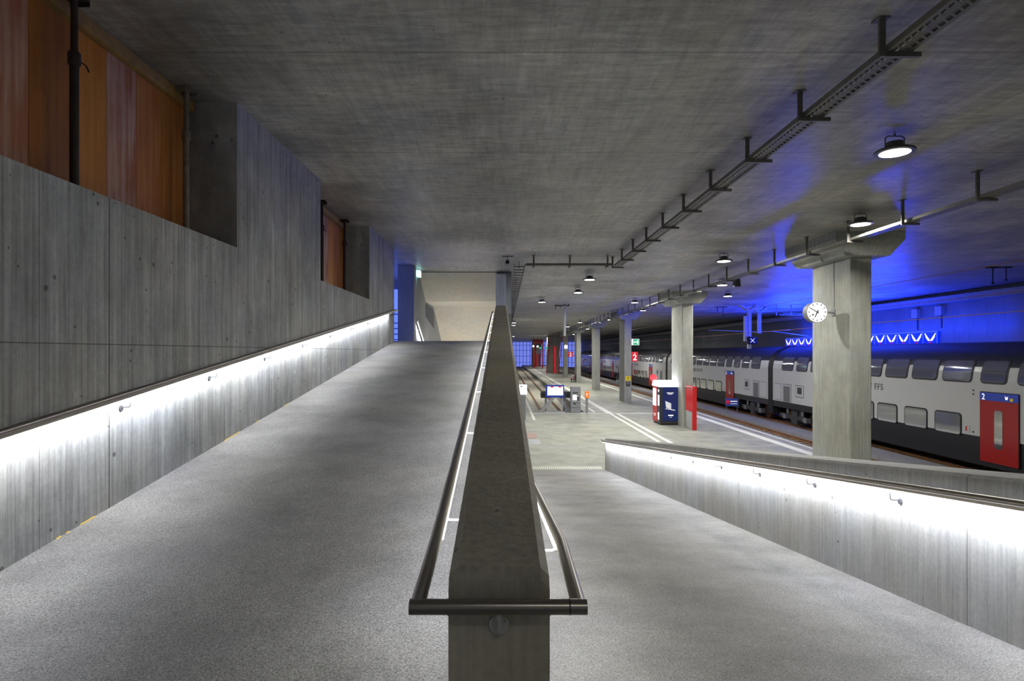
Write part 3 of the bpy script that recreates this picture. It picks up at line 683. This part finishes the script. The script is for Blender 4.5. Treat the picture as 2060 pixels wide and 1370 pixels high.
# cross piece
r = thing('cable_tray', 'short cable tray crossing between the near tray and the parapet end', 'cable tray')
MB().box(.70, 3.59, 19.85, 19.858, 2.90, 2.97).box(.70, 3.59, 20.09, 20.098, 2.90, 2.97).box(.70,3.59,19.858,20.09,2.90,2.905).build('tray', M['tray'], r)
hg0 = None
for x in (.95, 2.15, 3.40):
    if hg0 is None: hg0 = MB().box(-.03,.03,-.03,-.02,-.06,ZC-2.9-.002).box(-.06,.06,-.06,.06,ZC-2.912,ZC-2.902).box(-.03,.03,-.03,.36,-.06,-.02).build('hanger', M['tray'], r, (x,19.80,2.9))
    else: dup(hg0, (x,19.80,2.9), None, r)
r = thing('cable_ladder', 'narrow cable ladder running away beside the grey wall end', 'cable ladder')
b = MB().box(.30,.32,19.9,75,2.88,2.96).box(.66,.68,19.9,75,2.88,2.96)
for i in range(70): b.box(.32,.66,20.2+i*.75,20.26+i*.75,2.89,2.92)
b.build('ladder', M['tray'], r)
for i in range(9): MB().box(.48,.50,21+i*5,21.04+i*5,2.96,ZC-.002).build('hanger', M['tray'], r)

# ------------------------------------------------------------------ ceiling lamps
LAMPS = [((1800,308),'round lamp closest to the camera, between the two cable trays'),((1731,452),'round lamp just left of the clock column capital'),((1456,526),'round lamp alone between the two trays beyond the clock'),
 ((1186,563),'round lamp above the buffer stop, larger one of the near pair'),((1163,589),'round lamp just behind the larger one over the buffer stop'),((1090,608),'round lamp closest to the cable ladder'),
 ((1453,574),'round lamp beyond the long tray, beside the loudspeaker'),((1464,596),'round lamp over the empty track behind the loudspeaker lamp'),((1277,609),'round lamp hanging at the long tray above the exit sign'),
 ((1293,625),'round lamp just behind the tray, above the column with the yellow sign'),((1222.6,643.5),'round lamp near the capital of the fourth column'),((1167,649),'small round lamp left of the long tray, far along the platform'),
 ((1033.7,649.5),'upper of two tiny lamps beside the grey wall end'),((1033,654.5),'lower of two tiny lamps beside the grey wall end'),((1182,662),'tiny round lamp between the fourth and fifth columns'),
 ((1142,657.5),'upper tiny lamp beside the grey mast'),((1142,668),'lower tiny lamp beside the grey mast'),((1154,673),'tiny lamp at the far end of the long tray'),((1033,677),'faintest lamp beside the parapet, far down the hall')]
ZL_ = 2.93
l0 = None
for (u, v), lb in LAMPS:
    y = ZL_*F/(709-v); x = (u-1016)*y/F
    if l0 is None:
        l0 = thing('ceiling_lamp', lb, 'lamp', (x,y,ZL_), 0, 'round ceiling lamps')
        MB().lathe([(.205,.0),(.265,.004),(.27,.02),(.25,.045),(.12,.075),(.11,.16),(.06,.175)], 40).build('housing', M['lamp_body'], l0, smooth=True)
        MB().lathe([(.20,-.004),(.205,.004)], 40).build('diffuser', M['lamp_glow'], l0)
        MB().tube([(-.14,0,.05),(-.14,0,.22),(-.10,0,.25),(.10,0,.25),(.14,0,.22),(.14,0,.05)], .009, 8).tube([(0,0,.25),(0,0,ZC-ZL_-.003)], .012, 8).build('hanging_bracket', M['lamp_body'], l0)
    else: dup(l0, (x,y,ZL_), lb)
    if v < 669:
        li = bpy.data.lights.new('lamp_light', 'AREA'); li.shape = 'DISK'; li.size = .38; li.energy = 215 if y < 18 else (250 if y < 40 else 300); li.color = (1,.97,.88)
        o = bpy.data.objects.new('lamp_light', li); col.objects.link(o); o.location = (x,y,ZL_-.012)
for x, y in ((7.5,115),(8,140),(3.5,90),(3.5,130),(14,70),(14,100),(11,165)):
    li = bpy.data.lights.new('lamp_light', 'AREA'); li.shape = 'DISK'; li.size = .5; li.energy = 400; li.color = (1,.97,.9)
    o = bpy.data.objects.new('lamp_light', li); col.objects.link(o); o.location = (x,y,ZL_)

# ------------------------------------------------------------------ clock on the near column
r = thing('station_clock', 'round white-faced station clock showing ten to seven on the near column', 'clock', (8.88, 17.0, (709-628)*17.0/F))
MB().lathe([(.262,.26),(.278,.25),(.285,.10),(.285,.02),(.30,.0),(.30,-.02),(.285,-.024)], 48, axis='y').build('case', M['grey'], r, smooth=True)
dl = MB().lathe([(.284,-.0245),(.284,-.029)], 48, axis='y').build('dial', M['clockwhite'], r)
b = MB()
for i in range(12):
    a = 2*PI*i/12; w_, r0, r1 = .011, .205, .262
    c, s = math.sin(a), math.cos(a)
    P = lambda rr, t: (c*rr+s*t, -.0335, s*rr-c*t)
    b.prism([P(r0,-w_),P(r0,w_),P(r1,w_),P(r1,-w_)], (0,.003,0))
b.build('hour_marks', M['black'], dl)
def hand(nm, ang, r0, r1, w_, yy, m):
    a = math.radians(ang); c, s = math.sin(a), math.cos(a)
    P = lambda rr, t: (c*rr+s*t, yy, s*rr-c*t)
    return MB().prism([P(r0,-w_*1.2),P(r0,w_*1.2),P(r1,w_),P(r1,-w_)], (0,.003,0)).build(nm, m, dl)
hand('minute_hand', 300, -.06, .235, .010, -.040, M['black']); hand('hour_hand', 205, -.06, .165, .013, -.044, M['black'])
sh = MB(); a = math.radians(240); c, s = math.sin(a), math.cos(a)
sh.prism([(c*q+s*t,-.049,s*q-c*t) for q, t in ((-.08,-.003),(-.08,.003),(.13,.003),(.13,-.003))], (0,.003,0)).lathe([(.024,-.049),(.024,-.046)], 16, (c*.15,0,s*.15), 'y'); sh.build('second_hand', M['black'], dl)
MB().tube([(.28,.12,0),(9.425-8.88,.12,0)], .03, 10).box(9.405-8.88,9.43-8.88,.04,.2,-.1,.1).build('wall_arm', M['grey'], r)
tag(MB().tube([(9.41,17.1,1.3),(9.41,17.1,2.60)], .012, 8).build('conduit', M['lgrey']), 'thin vertical cable conduit above the clock arm', 'conduit')
tag(MB().tube([(8.9,17.1,3.2),(8.93,17.1,2.9),(9.09,17.1,2.58)], .02, 8).build('conduit', M['lgrey']), 'pale slanted conduit on the near column capital', 'conduit')

# ------------------------------------------------------------------ platform furniture
# drinks machine
r = thing('vending_machine', 'dark blue and red drinks machine with glowing white top beside a column', 'vending machine', (8.47,32.5,ZP))
MB().box(0,1.02,.02,1.62,.08,2.08).build('cabinet', M['dark'], r, bevel=.01)
MB().box(.03,.99,.04,1.58,0,.08).build('plinth', M['black'], r)
MB().hexa([(-.05,-.03,2.08),(1.05,-.03,2.08),(1.05,1.66,2.08),(-.05,1.66,2.08),(-.02,0,2.38),(1.02,0,2.38),(1.02,1.63,2.38),(-.02,1.63,2.38)]).build('lit_canopy', plain('lit_canopy_white', (1,1,1), .5, emit=(.80,.88,1), es=5), r)
p = MB().box(.12,.98,.0,.02,.22,2.06).build('blue_side_panel', plain('deep_navy_panel', (.008,.02,.10), .3, emit=(.01,.03,.2), es=.2), r)
MB().prism([(.26,-.004,1.32),(.58,-.004,1.18),(.58,-.004,.86),(.30,-.004,.96)], (0,.006,0)).prism([(.27,-.004,.92),(.80,-.004,.83),(.80,-.004,.78),(.27,-.004,.88)],(0,.006,0)).build('cup_picture', plain('cup_white', (.7,.72,.75), .5, emit=(.6,.65,.75), es=.4), p)
MB().box(.34,.72,-.004,.002,1.74,1.77).box(.40,.66,-.004,.002,1.68,1.71).box(.42,.70,-.004,.002,.50,.56).box(.50,.62,-.004,.002,.42,.435).build('white_lettering', M['signwhite'], p)
f = MB().box(-.03,0,.05,.60,.12,2.06).build('slot_panel', plain('dark_slot_panel', (.02,.025,.06), .3), r)
MB().box(-.038,-.03,.16,.42,1.05,1.62).lathe([(.07,-.04),(.07,-.03)],16,(0,.28,1.86),'x').box(-.038,-.03,.2,.40,.28,.66).build('lit_keypad', M['glow'], f)
f = MB().box(-.03,0,.64,1.60,.12,2.06).build('red_front', M['red'], r)
MB().box(-.04,-.03,.80,1.5,.98,1.95).build('lit_display', plain('lit_display_blue', (.6,.8,.95), .4, emit=(.65,.85,1), es=1.6), f)
MB().box(-.037,-.03,.85,1.4,.5,.53).box(-.037,-.03,.95,1.3,.42,.44).build('white_lettering', M['signwhite'], f)
MB().lathe([(.20,-.02),(.20,.02)], 24, (-.02,1.5,2.52), 'y').box(-.05,0,1.49,1.51,2.3,2.42).build('red_disc', M['redlit'], r)
# red information board
r = thing('information_board', 'red-framed information board on edge beside the drinks machine column', 'information board', (9.52,30.3,ZP))
MB().box(0.02,.22,0,.16,0,2.16).build('frame_post', M['red'], r, bevel=.01)
MB().box(.05,.17,.16,1.3,.92,2.10).build('red_panel', M['red'], r); MB().box(.06,.16,.16,1.3,.02,.92).build('grey_panel', M['lgrey'], r)
MB().hexa([(0.0,.0,2.16),(.24,.0,2.16),(.24,1.32,2.16),(0,1.32,2.16),(0,.0,2.2),(.24,.0,2.2),(.24,1.32,2.2),(0,1.32,2.2)]).build('top_rail', M['red'], r)
# buffer stop
r = thing('buffer_stop', 'grey steel buffer stop with slanted braces at the dead end track', 'buffer stop', (3.40,40.4,-4.45))
MB().box(-1.35,1.35,-.6,.7,0,.42).build('concrete_pad', M['edge'], r)
b = MB()
for s in (-1,1):
    b.hexa([(s*1.0-.14,-.3,.42),(s*1.0+.14,-.3,.42),(s*1.0+.14,-.1,.42),(s*1.0-.14,-.1,.42),(s*.12-.12,-.3,1.42),(s*.12+.12,-.3,1.42),(s*.12+.12,-.1,1.42),(s*.12-.12,-.1,1.42)])
    b.hexa([(s*.62-.08,.2,.42),(s*.62+.08,.2,.42),(s*.62+.08,.5,.42),(s*.62-.08,.5,.42),(s*.62-.08,-.1,1.4),(s*.62+.08,-.1,1.4),(s*.62+.08,.1,1.4),(s*.62-.08,.1,1.4)])
b.box(-1.15,1.15,-.34,-.06,.42,.52); b.build('brace_frame', M['lgrey'], r)
MB().box(-.98,.98,-.25,.15,1.38,1.82).build('cross_beam', M['dark'], r)
for s in (-1,1):
    MB().lathe([(.24,.42),(.24,.36),(.1,.34),(.1,.15)], 24, (s*.75,0,1.6), 'y').build('buffer_disc', M['dark'], r)
    MB().box(s*.82-.12,s*.82+.12,-.26,-.25,1.45,1.72).build('end_plate', M['black'], r)
r = thing('departure_screen', 'lit white screen in a navy frame in front of the buffer stop', 'screen', (2.68,38.95,ZP))
MB().box(-.02,.6*2-.02,-.06,.06,1.02,1.84).build('frame', M['navy'], r, bevel=.01)
s_ = MB().box(.09,1.10,-.066,-.06,1.17,1.73).build('display', M['screen'], r)
MB().box(.28,.48,-.069,-.065,1.66,1.74).box(.80,.98,-.069,-.065,1.66,1.74).build('red_header', M['redlit'], s_)
MB().tube([(.06,0,0),(.06,0,1.02)], .02, 8).tube([(1.08,0,0),(1.08,0,1.02)], .02, 8).build('stand', M['lgrey'], r)
MB().box(-.1,1.22,-.1,.1,.02,.08).box(.52,.66,-.04,.04,1.84,2.02).build('base_bar', M['lgrey'], r)
r = thing('ticket_machine', 'tall grey ticket machine with a small white screen', 'ticket machine', (4.42,38.95,ZP))
MB().box(-.12,.52,0,.5,0,1.72).build('cabinet', M['grey'], r, bevel=.015)
MB().box(0.0,.26,-.012,0,.85,1.18).build('screen', M['screen'], r); MB().box(.30,.42,-.012,0,.80,1.2).build('keypad', M['dark'], r)
MB().lathe([(.035,-.02),(.035,0)],12,(.35,0,1.12),'y').build('card_reader', M['signwhite'], r)
MB().box(-.04,.46,-.05,0,.74,.79).build('shelf', M['lgrey'], r); MB().box(.05,.2,-.006,0,.56,.64).build('coin_tray', M['black'], r); MB().box(0,.34,-.006,0,1.28,1.36).build('slot_plate', M['dark'], r)
MB().box(-.125,.525,-.004,.5,.34,.36).build('seam_line', M['dark'], r)
r = thing('ticket_validator', 'orange ticket validator on a grey post', 'ticket validator', (5.33,38.95,ZP))
MB().box(-.07,.09,-.06,.06,0,.98).build('post', M['grey'], r); MB().box(-.12,.14,-.09,.08,.98,1.42).build('orange_case', M['orange'], r, bevel=.02)
MB().prism([(-.05,-.094,1.28),(.07,-.094,1.28),(.01,-.094,1.2)], (0,.006,0)).box(0,.02,-.094,-.09,1.08,1.2).build('white_arrow', M['signwhite'], r)
# lit post left
r = thing('information_post', 'grey post with lit white head beside the parapet edge', 'information post', (1.04,35,ZP))
MB().box(-.17,.17,-.08,.08,0,1.5).build('post', M['grey'], r); MB().box(-.2,.24,-.12,.12,1.5,2.06).build('lit_head', M['glow'], r, bevel=.02); MB().box(-.17,.0,-.126,-.12,1.94,2.0).build('dark_mark', M['dark'], r)
# bench
r = thing('platform_bench', 'small dark red bench at the foot of a far column', 'bench', (8.75,79.2,ZP))
for k in range(2): MB().box(0,.5,k*.6,k*.6+.5,.4,.46).hexa([(.45,k*.6,.42),(.52,k*.6,.42),(.52,k*.6+.5,.42),(.45,k*.6+.5,.42),(.6,k*.6,1.0),(.66,k*.6,1.0),(.66,k*.6+.5,1.0),(.6,k*.6+.5,1.0)]).build('seat', plain('dark_red_seat', (.22,.01,.01), .4), r)
MB().box(.05,.5,.05,1.05,.34,.4).box(.1,.16,.1,.16,0,.34).box(.4,.46,.1,.16,0,.34).box(.1,.16,.9,.96,0,.34).box(.4,.46,.9,.96,0,.34).build('bench_frame', M['dark'], r)
# track number signs
def numsign(x, y, w_, h_, z0, lb):
    r = thing('track_sign', lb, 'sign', (x,y,z0), 0, 'red track number signs')
    MB().box(0,w_,-.05,.05,0,h_).build('board', M['redlit'], r)
    text('number', '2', h_*.85, M['signwhite'], r, (w_/2,-.054,h_*.14), 'camera', 'CENTER', .008)
    MB().box(w_*.36,w_*.64,-.054,-.05,h_*.84,h_*.88).build('small_caption', M['signwhite'], r)
    MB().box(-.06,0,-.03,.03,h_*.2,h_*.3).box(-.06,0,-.03,.03,h_*.7,h_*.8).build('bracket', M['dark'], r)
numsign(CX0+CW+.06, 47.5, .5, .76, -.72, 'red sign with white number 2 on the column with the yellow notice')
numsign(CX0+CW+.06, 95.3, .75, .84, -.72, 'smaller distant red sign with white number 2')
# exit sign
r = thing('exit_sign', 'green lit exit sign with arrow hanging on wires beside a column', 'exit sign', (10.10,47.6,.58))
MB().box(0,.6,-.04,.04,0,.5).build('case', M['signwhite'], r); MB().box(.12,.57,-.046,-.04,.03,.47).build('green_face', M['green'], r)
MB().box(.40,.52,-.05,-.045,.12,.38).prism([(.16,-.05,.25),(.26,-.05,.36),(.26,-.05,.14)],(0,.004,0)).box(.24,.36,-.05,-.046,.21,.29).build('white_arrow', M['signwhite'], r)
MB().tube([(.1,0,.5),(.1,0,ZC-.584)], .008, 6).tube([(.5,0,.5),(.5,0,ZC-.584)], .008, 6).build('hanging_wire', M['dark'], r)
r = thing('exit_sign', 'small glowing cyan-white exit sign under the ceiling at the ramp crest', 'exit sign', (-3.40,22.9,2.92))
MB().box(0,.13,-.02,.35,0,.24).build('case', plain('cyan_sign', (.4,.9,.9), .4, emit=(.5,1,1), es=2.2), r); MB().box(.05,.08,.1,.13,.24,ZC-2.922).build('rod', M['dark'], r)
# column notices
tag(MB().box(9.52,9.94,47.185,47.198,-2.24,-1.88).build('warning_sign', M['yellow']), 'yellow warning sign on the third column', 'sign')
r = bpy.data.objects['warning_sign']
MB().prism([(9.66,47.182,-2.16),(9.72,47.182,-2.02),(9.68,47.182,-2.02),(9.80,47.182,-1.93),(9.74,47.182,-2.05),(9.78,47.182,-2.05)], (0,.004,0)).build('black_pictogram', M['black'], r)
tag(MB().box(9.56,9.90,47.185,47.198,-2.68,-2.30).build('notice_plate', M['dark']), 'dark notice plate under the yellow warning sign', 'sign')
MB().box(9.60,9.86,47.182,47.186,-2.38,-2.35).box(9.60,9.86,47.182,47.186,-2.46,-2.44).box(9.60,9.80,47.182,47.186,-2.53,-2.51).build('white_lines', M['lgrey'], bpy.data.objects['notice_plate'])
# small blue sign between the tracks
y = 16.2*F/(1473-1016)
r = thing('track_notice', 'small blue notice board on legs on the service path', 'sign', (16.2,y,-4.38))
MB().hexa([(-.45,0,.55),(.45,0,.55),(.45,.05,.55),(-.45,.05,.55),(-.45,.1,1.1),(.45,.1,1.1),(.45,.15,1.1),(-.45,.15,1.1)]).build('board', plain('blue_notice', (.06,.10,.40), .5), r)
for x in (-.38,.38): MB().tube([(x,.02,0),(x,.1,.7)], .02, 6).build('leg', M['grey'], r)
MB().box(-.40,-.2,-.02,.06,.72,.95).build('red_arrow', M['redlit'], r); MB().hexa([(-.12,.02,.7),(.38,.02,.7),(.38,.05,.7),(-.12,.05,.7),(-.12,.05,.76),(.38,.05,.76),(.38,.08,.76),(-.12,.08,.76)]).hexa([(-.12,.045,.86),(.38,.045,.86),(.38,.08,.86),(-.12,.08,.86),(-.12,.07,.92),(.38,.07,.92),(.38,.1,.92),(-.12,.1,.92)]).build('white_lines', M['signwhite'], r)
tag(MB().box(15.9,16.4,85,85.6,-4.38,-3.9).build('service_bin', plain('pale_blue_box', (.35,.45,.50), .5), bevel=.05), 'small pale box on the service path far down the tracks', 'box')
# loudspeaker, camera
r = thing('loudspeaker', 'small grey loudspeaker box hanging under the ceiling beyond the long tray', 'loudspeaker', (10.1,26,2.862))
MB().hexa([(-.13,-.1,0),(.13,-.1,0),(.13,.1,0),(-.13,.1,0),(-.12,-.1,.28),(.12,-.1,.28),(.12,.14,.28),(-.12,.14,.28)]).build('case', M['dark'], r); MB().box(-.14,.14,-.02,.02,.28,.358).build('bracket', M['tray'], r)
r = thing('security_camera', 'small dark security camera under the ceiling at the tray corner', 'camera', (.08,19.9,3.0))
MB().box(-.18,.2,-.02,.02,.19,.218).box(-.01,.01,-.01,.01,.08,.19).build('bracket', M['tray'], r); MB().lathe([(.02,-.06),(.06,-.03),(.07,.03),(.04,.08)], 16).build('dome', M['black'], r, smooth=True)
r = thing('overhead_mast', 'pale grey pole with a dark crossarm hanging from the ceiling behind the buffer stop', 'hanging pole', (3.96,39.6,1.102))
MB().tube([(0,0,0),(0,0,2.02)], .085, 12).build('pole', M['lgrey'], r); MB().box(-.66,.30,-.05,.05,1.96,2.04).box(.24,.30,-.04,.04,2.0,2.118).box(-.62,-.58,-.03,.03,1.75,1.96).box(-.3,-.26,-.03,.03,1.85,1.96).box(-.05,.05,-.05,.05,2.04,2.118).build('crossarm', M['dark'], r)
r = thing('lit_plate', 'small white lit plate on the furthest thin column', 'lit plate', (9.68,94.985,.65))
MB().box(-.24,.24,-.1,.012,0,.46).build('case', M['glow'], r)
for (u,v,y,m,nm,lb) in ((1087,700,120,'green','exit_sign','small distant green sign between the flared piers'),(1100,700,105,'green','exit_sign','small distant green sign left of the red band pier'),(1081.5,697,122,'glow','hanging_lamp','bright white globe lamp hanging far down the platform'),(1073,696.5,122,'glow','hanging_lamp','smaller white lamp far down the platform by the red portal')):
    x = (u-1016)*y/F; z = (709-v)*y/F
    r = thing(nm, lb, 'sign' if m == 'green' else 'lamp', (x,y,z))
    if m == 'green': MB().box(-.22,.22,-.05,.05,-.15,.15).build('green_face', M['green'], r)
    else: MB().lathe([(.02,-.2),(.15,-.14),(.21,0),(.15,.14),(.02,.2)], 16).build('globe', M['glow'], r, smooth=True)
    MB().tube([(0,0,.14),(0,0,ZC-z-.001)], .02, 6).build('rod', M['dark'], r)
tag(MB().tube([(-3.35,23.72,3.19),(.25,23.72,3.19)], .014, 6).build('conduit', M['dark']), 'thin dark conduit along the ceiling edge above the stair', 'conduit')

# ------------------------------------------------------------------ catenary and blue corner
def wire(x, z, lb, m='copper', r=.012): tag(MB().tube([(x,-6,z),(x,186,z)], r, 6).build('overhead_wire', M[m]), lb, 'wire')
wire(14.48, 1.16, 'contact wire over the empty track'); wire(14.48, 2.58, 'upper carrying wire over the empty track, close to the ceiling')
wire(18.47, 1.48, 'contact wire over the train'); wire(18.47, 2.2, 'upper carrying wire over the train')
def hangpost(x, y, z0, lb, w_=.11):
    r = thing('catenary_post', lb, 'catenary post', (x,y,z0), 0, 'ceiling-hung catenary posts')
    H = ZC-z0-.003
    MB().box(-w_,w_,-w_,w_,0,H-.45).build('post', M['lgrey'], r)
    MB().hexa([(-w_,-w_,H-.45),(w_,-w_,H-.45),(w_,w_,H-.45),(-w_,w_,H-.45),(-.75,-.2,H),(-.45,-.2,H),(-.45,.2,H),(-.75,.2,H)]).hexa([(-w_,-w_,H-.45),(w_,-w_,H-.45),(w_,w_,H-.45),(-w_,w_,H-.45),(.45,-.2,H),(.75,-.2,H),(.75,.2,H),(.45,.2,H)]).box(-.9,.9,-.22,.22,H-.03,H).build('ceiling_fork', M['lgrey'], r)
    return r
r = hangpost(16.5, 40.3, .25, 'pale ceiling-hung post carrying the black crossed signal')
MB().box(-.35,-.14,-.1,.1,.5,2.2).build('side_box', M['lgrey'], r)
s_ = MB().lathe([(.26,-.22),(.26,-.30)], 24, (.1,0,.55), 'y').box(-.2,.45,-.22,-.12,.3,.8).build('signal_head', M['black'], r)
for s in (-1,1): MB().prism([(.1-.14*s-.02,-.305,.41),(.1-.14*s+.02,-.305,.41),(.1+.14*s+.02,-.305,.69),(.1+.14*s-.02,-.305,.69)], (0,.006,0)).build('white_cross_bar', M['signwhite'], s_)
r = hangpost(17.9, 42, 1.35, 'shorter ceiling-hung post behind the crossed signal, holding the overhead arms')
MB().tube([(0,0,.1),(-3.6,0,.22)], .018, 6).tube([(0,0,.1),(.9,0,.15),(3.5,0,-.2)], .018, 6).tube([(.1,0,.1),(2.2,0,.25)], .014, 6).build('cantilever_arm', M['lgrey'], r)
r = thing('catenary_hanger', 'dark thin hanger under the blue ceiling beside the picture edge', 'hanger', (18.4,22.5,2.6))
MB().box(-.22,.22,-.1,.1,.58,.617).tube([(0,0,0),(0,0,.58)], .022, 6).lathe([(.05,-.02),(.06,.02),(.03,.05)], 10).build('rod', M['black'], r)
r = dup(r, (18.9,22.5,2.72), 'short dark insulator hanger next to the thin hanger'); r.scale = (.8,.8,.8); r.location.z = ZC-.617*.8-.003
r = thing('catenary_hanger', 'small dark hanger over the far part of the empty track', 'hanger', (15.2,42,2.5))
MB().box(-.4,.4,-.1,.1,.68,.717).tube([(-.25,0,.3),(-.25,0,.68)], .03, 6).tube([(.15,0,0),(.15,0,.68)], .022, 6).build('rod', M['dark'], r)
r = thing('ceiling_frame', 'blue-lit suspended steel frame left of the clock', 'frame', (20.0,40.5,2.5))
for i in range(4): MB().box(-1.6+i*1.0,-1.54+i*1.0,-.04,.04,0,.717).build('drop_rod', M['lgrey'], r)
MB().box(-1.9,1.8,-.04,.04,.3,.36).box(-1.5,1.8,-.3,-.24,.0,.06).box(-1.0,1.8,.2,.26,.15,.21).build('cross_rail', M['lgrey'], r)
for (u, v, lb) in ((1842,631,'pale square box on the blue wall above the lit wing panels'),(1890,625,'darker box high on the blue wall near the last wing panel')):
    y = 23.85*F/(u-1016); z = (709-v)*y/F
    r = thing('wall_box', lb, 'wall box', (23.9995,y,z))
    MB().box(-.25,0,-.25,.25,-.25,.25).build('case', M['lgrey'], r, bevel=.02); MB().tube([(-.05,0,-.25),(-.05,0,-.95)], .03, 6).build('cable', M['dark'], r)
# wing light boxes
b0 = None
ZA0, ZA1 = .42, 1.17
ORD = 'first second third fourth fifth sixth seventh eighth ninth tenth eleventh twelfth thirteenth fourteenth fifteenth last'.split()
for i in range(16):
    y = 32.9 + i*1.115
    lb = 'lit blue wing panel, %s from the near end of the wall row' % ORD[i]
    if b0 is None:
        b0 = thing('light_box', lb, 'light box', (23.9995,y,ZA0), 0, 'lit wing panels on the far wall')
        H = ZA1-ZA0
        MB().box(-.16,0,.0,1.09,0,H).build('case', M['adblue'], b0)
        MB().box(-.17,-.16,0,1.09,H-.02,H).box(-.17,-.16,0,.02,0,H).build('lit_edge', M['adedge'], b0)
        b = MB()
        for s in (-1,1):
            c = .545
            for pl in ([(.02,.26),(.10,.22),(.43,.62),(.41,.66)], [(.09,.23),(.17,.24),(.36,.47),(.34,.51)], [(.13,.24),(.20,.27),(.27,.36),(.26,.39)]):
                b.prism([(-.176,c+s*p,q) for p, q in pl], (.01,0,0))
        b.build('wing_emblem', M['adwhite'], b0)
        MB().prism([(-.178,.545+.09*math.cos(t),.13+.05*math.sin(t)) for t in [2*PI*q/12 for q in range(12)]], (.01,0,0)).build('red_base', M['adred'], b0)
        MB().box(-.18,-.165,.44,.52,.02,.07).box(-.18,-.165,.57,.65,.02,.07).build('white_feet', M['adwhite'], b0)
    else: dup(b0, (23.9995,y,ZA0), lb)

# ------------------------------------------------------------------ lamps of the blue corner and crest, added fill lights
def area(loc, rot, sx, sy, e, c):
    li = bpy.data.lights.new('area_light', 'AREA'); li.shape = 'RECTANGLE'; li.size = sx; li.size_y = sy; li.energy = e; li.color = c
    o = bpy.data.objects.new('area_light', li); col.objects.link(o); o.location = loc; o.rotation_euler = rot; return o
area((20.9, 39, .15), (PI, math.radians(-32), 0), .5, 15, 3600, (.012,.04,1))       # uplight hidden behind the train roof
area((23.0, 38, 1.35), (PI/2, 0, -PI/2), 20, .1, 330, (.01,.05,1))
area((.8, -2.5, 3.0), (0,0,0), .4, .4, 25, (1,.96,.88))  # unseen light added behind the camera for the parapet front and rail
area((-6.2, 22.5, 1.7), (0, -PI/2, 0), 2.2, 7, 45, (.10,.16,1))
area((-1.9, 25.2, -.9), (PI, 0, 0), 2.4, 3, 120, (1,.94,.84))  # upward fill added to brighten the stair soffit, no fixture there
area((-1.8, 30.5, -2.8), (PI, 0, 0), 2.4, 2, 110, (1,.94,.84))  # second added fill, for the lower part of the soffit

wd = bpy.data.worlds.new('dusk'); scene.world = wd; wd.use_nodes = True
bg = wd.node_tree.nodes['Background']; bg.inputs[0].default_value = (.62,.66,.72,1); bg.inputs[1].default_value = .20

# ------------------------------------------------------------------ camera, view
cam = bpy.data.cameras.new('camera'); co = bpy.data.objects.new('camera', cam); col.objects.link(co)
cam.sensor_width = 36; cam.lens = 36*F/2060; cam.shift_x = 14/2060; cam.shift_y = 24/2060; cam.clip_end = 400; cam.clip_start = .05
co.rotation_euler = (PI/2, 0, 0)
scene.camera = co
for o in list(scene.objects):
    if o.parent is None: o.location.z += ZOFF
scene.view_settings.view_transform = 'Standard'
scene.view_settings.look = 'None'
scene.view_settings.exposure = 0.0
scene.cycles.use_denoising = True
scene.cycles.max_bounces = 6
scene.cycles.diffuse_bounces = 4
scene.cycles.adaptive_threshold = .025
scene.cycles.sample_clamp_indirect = 6
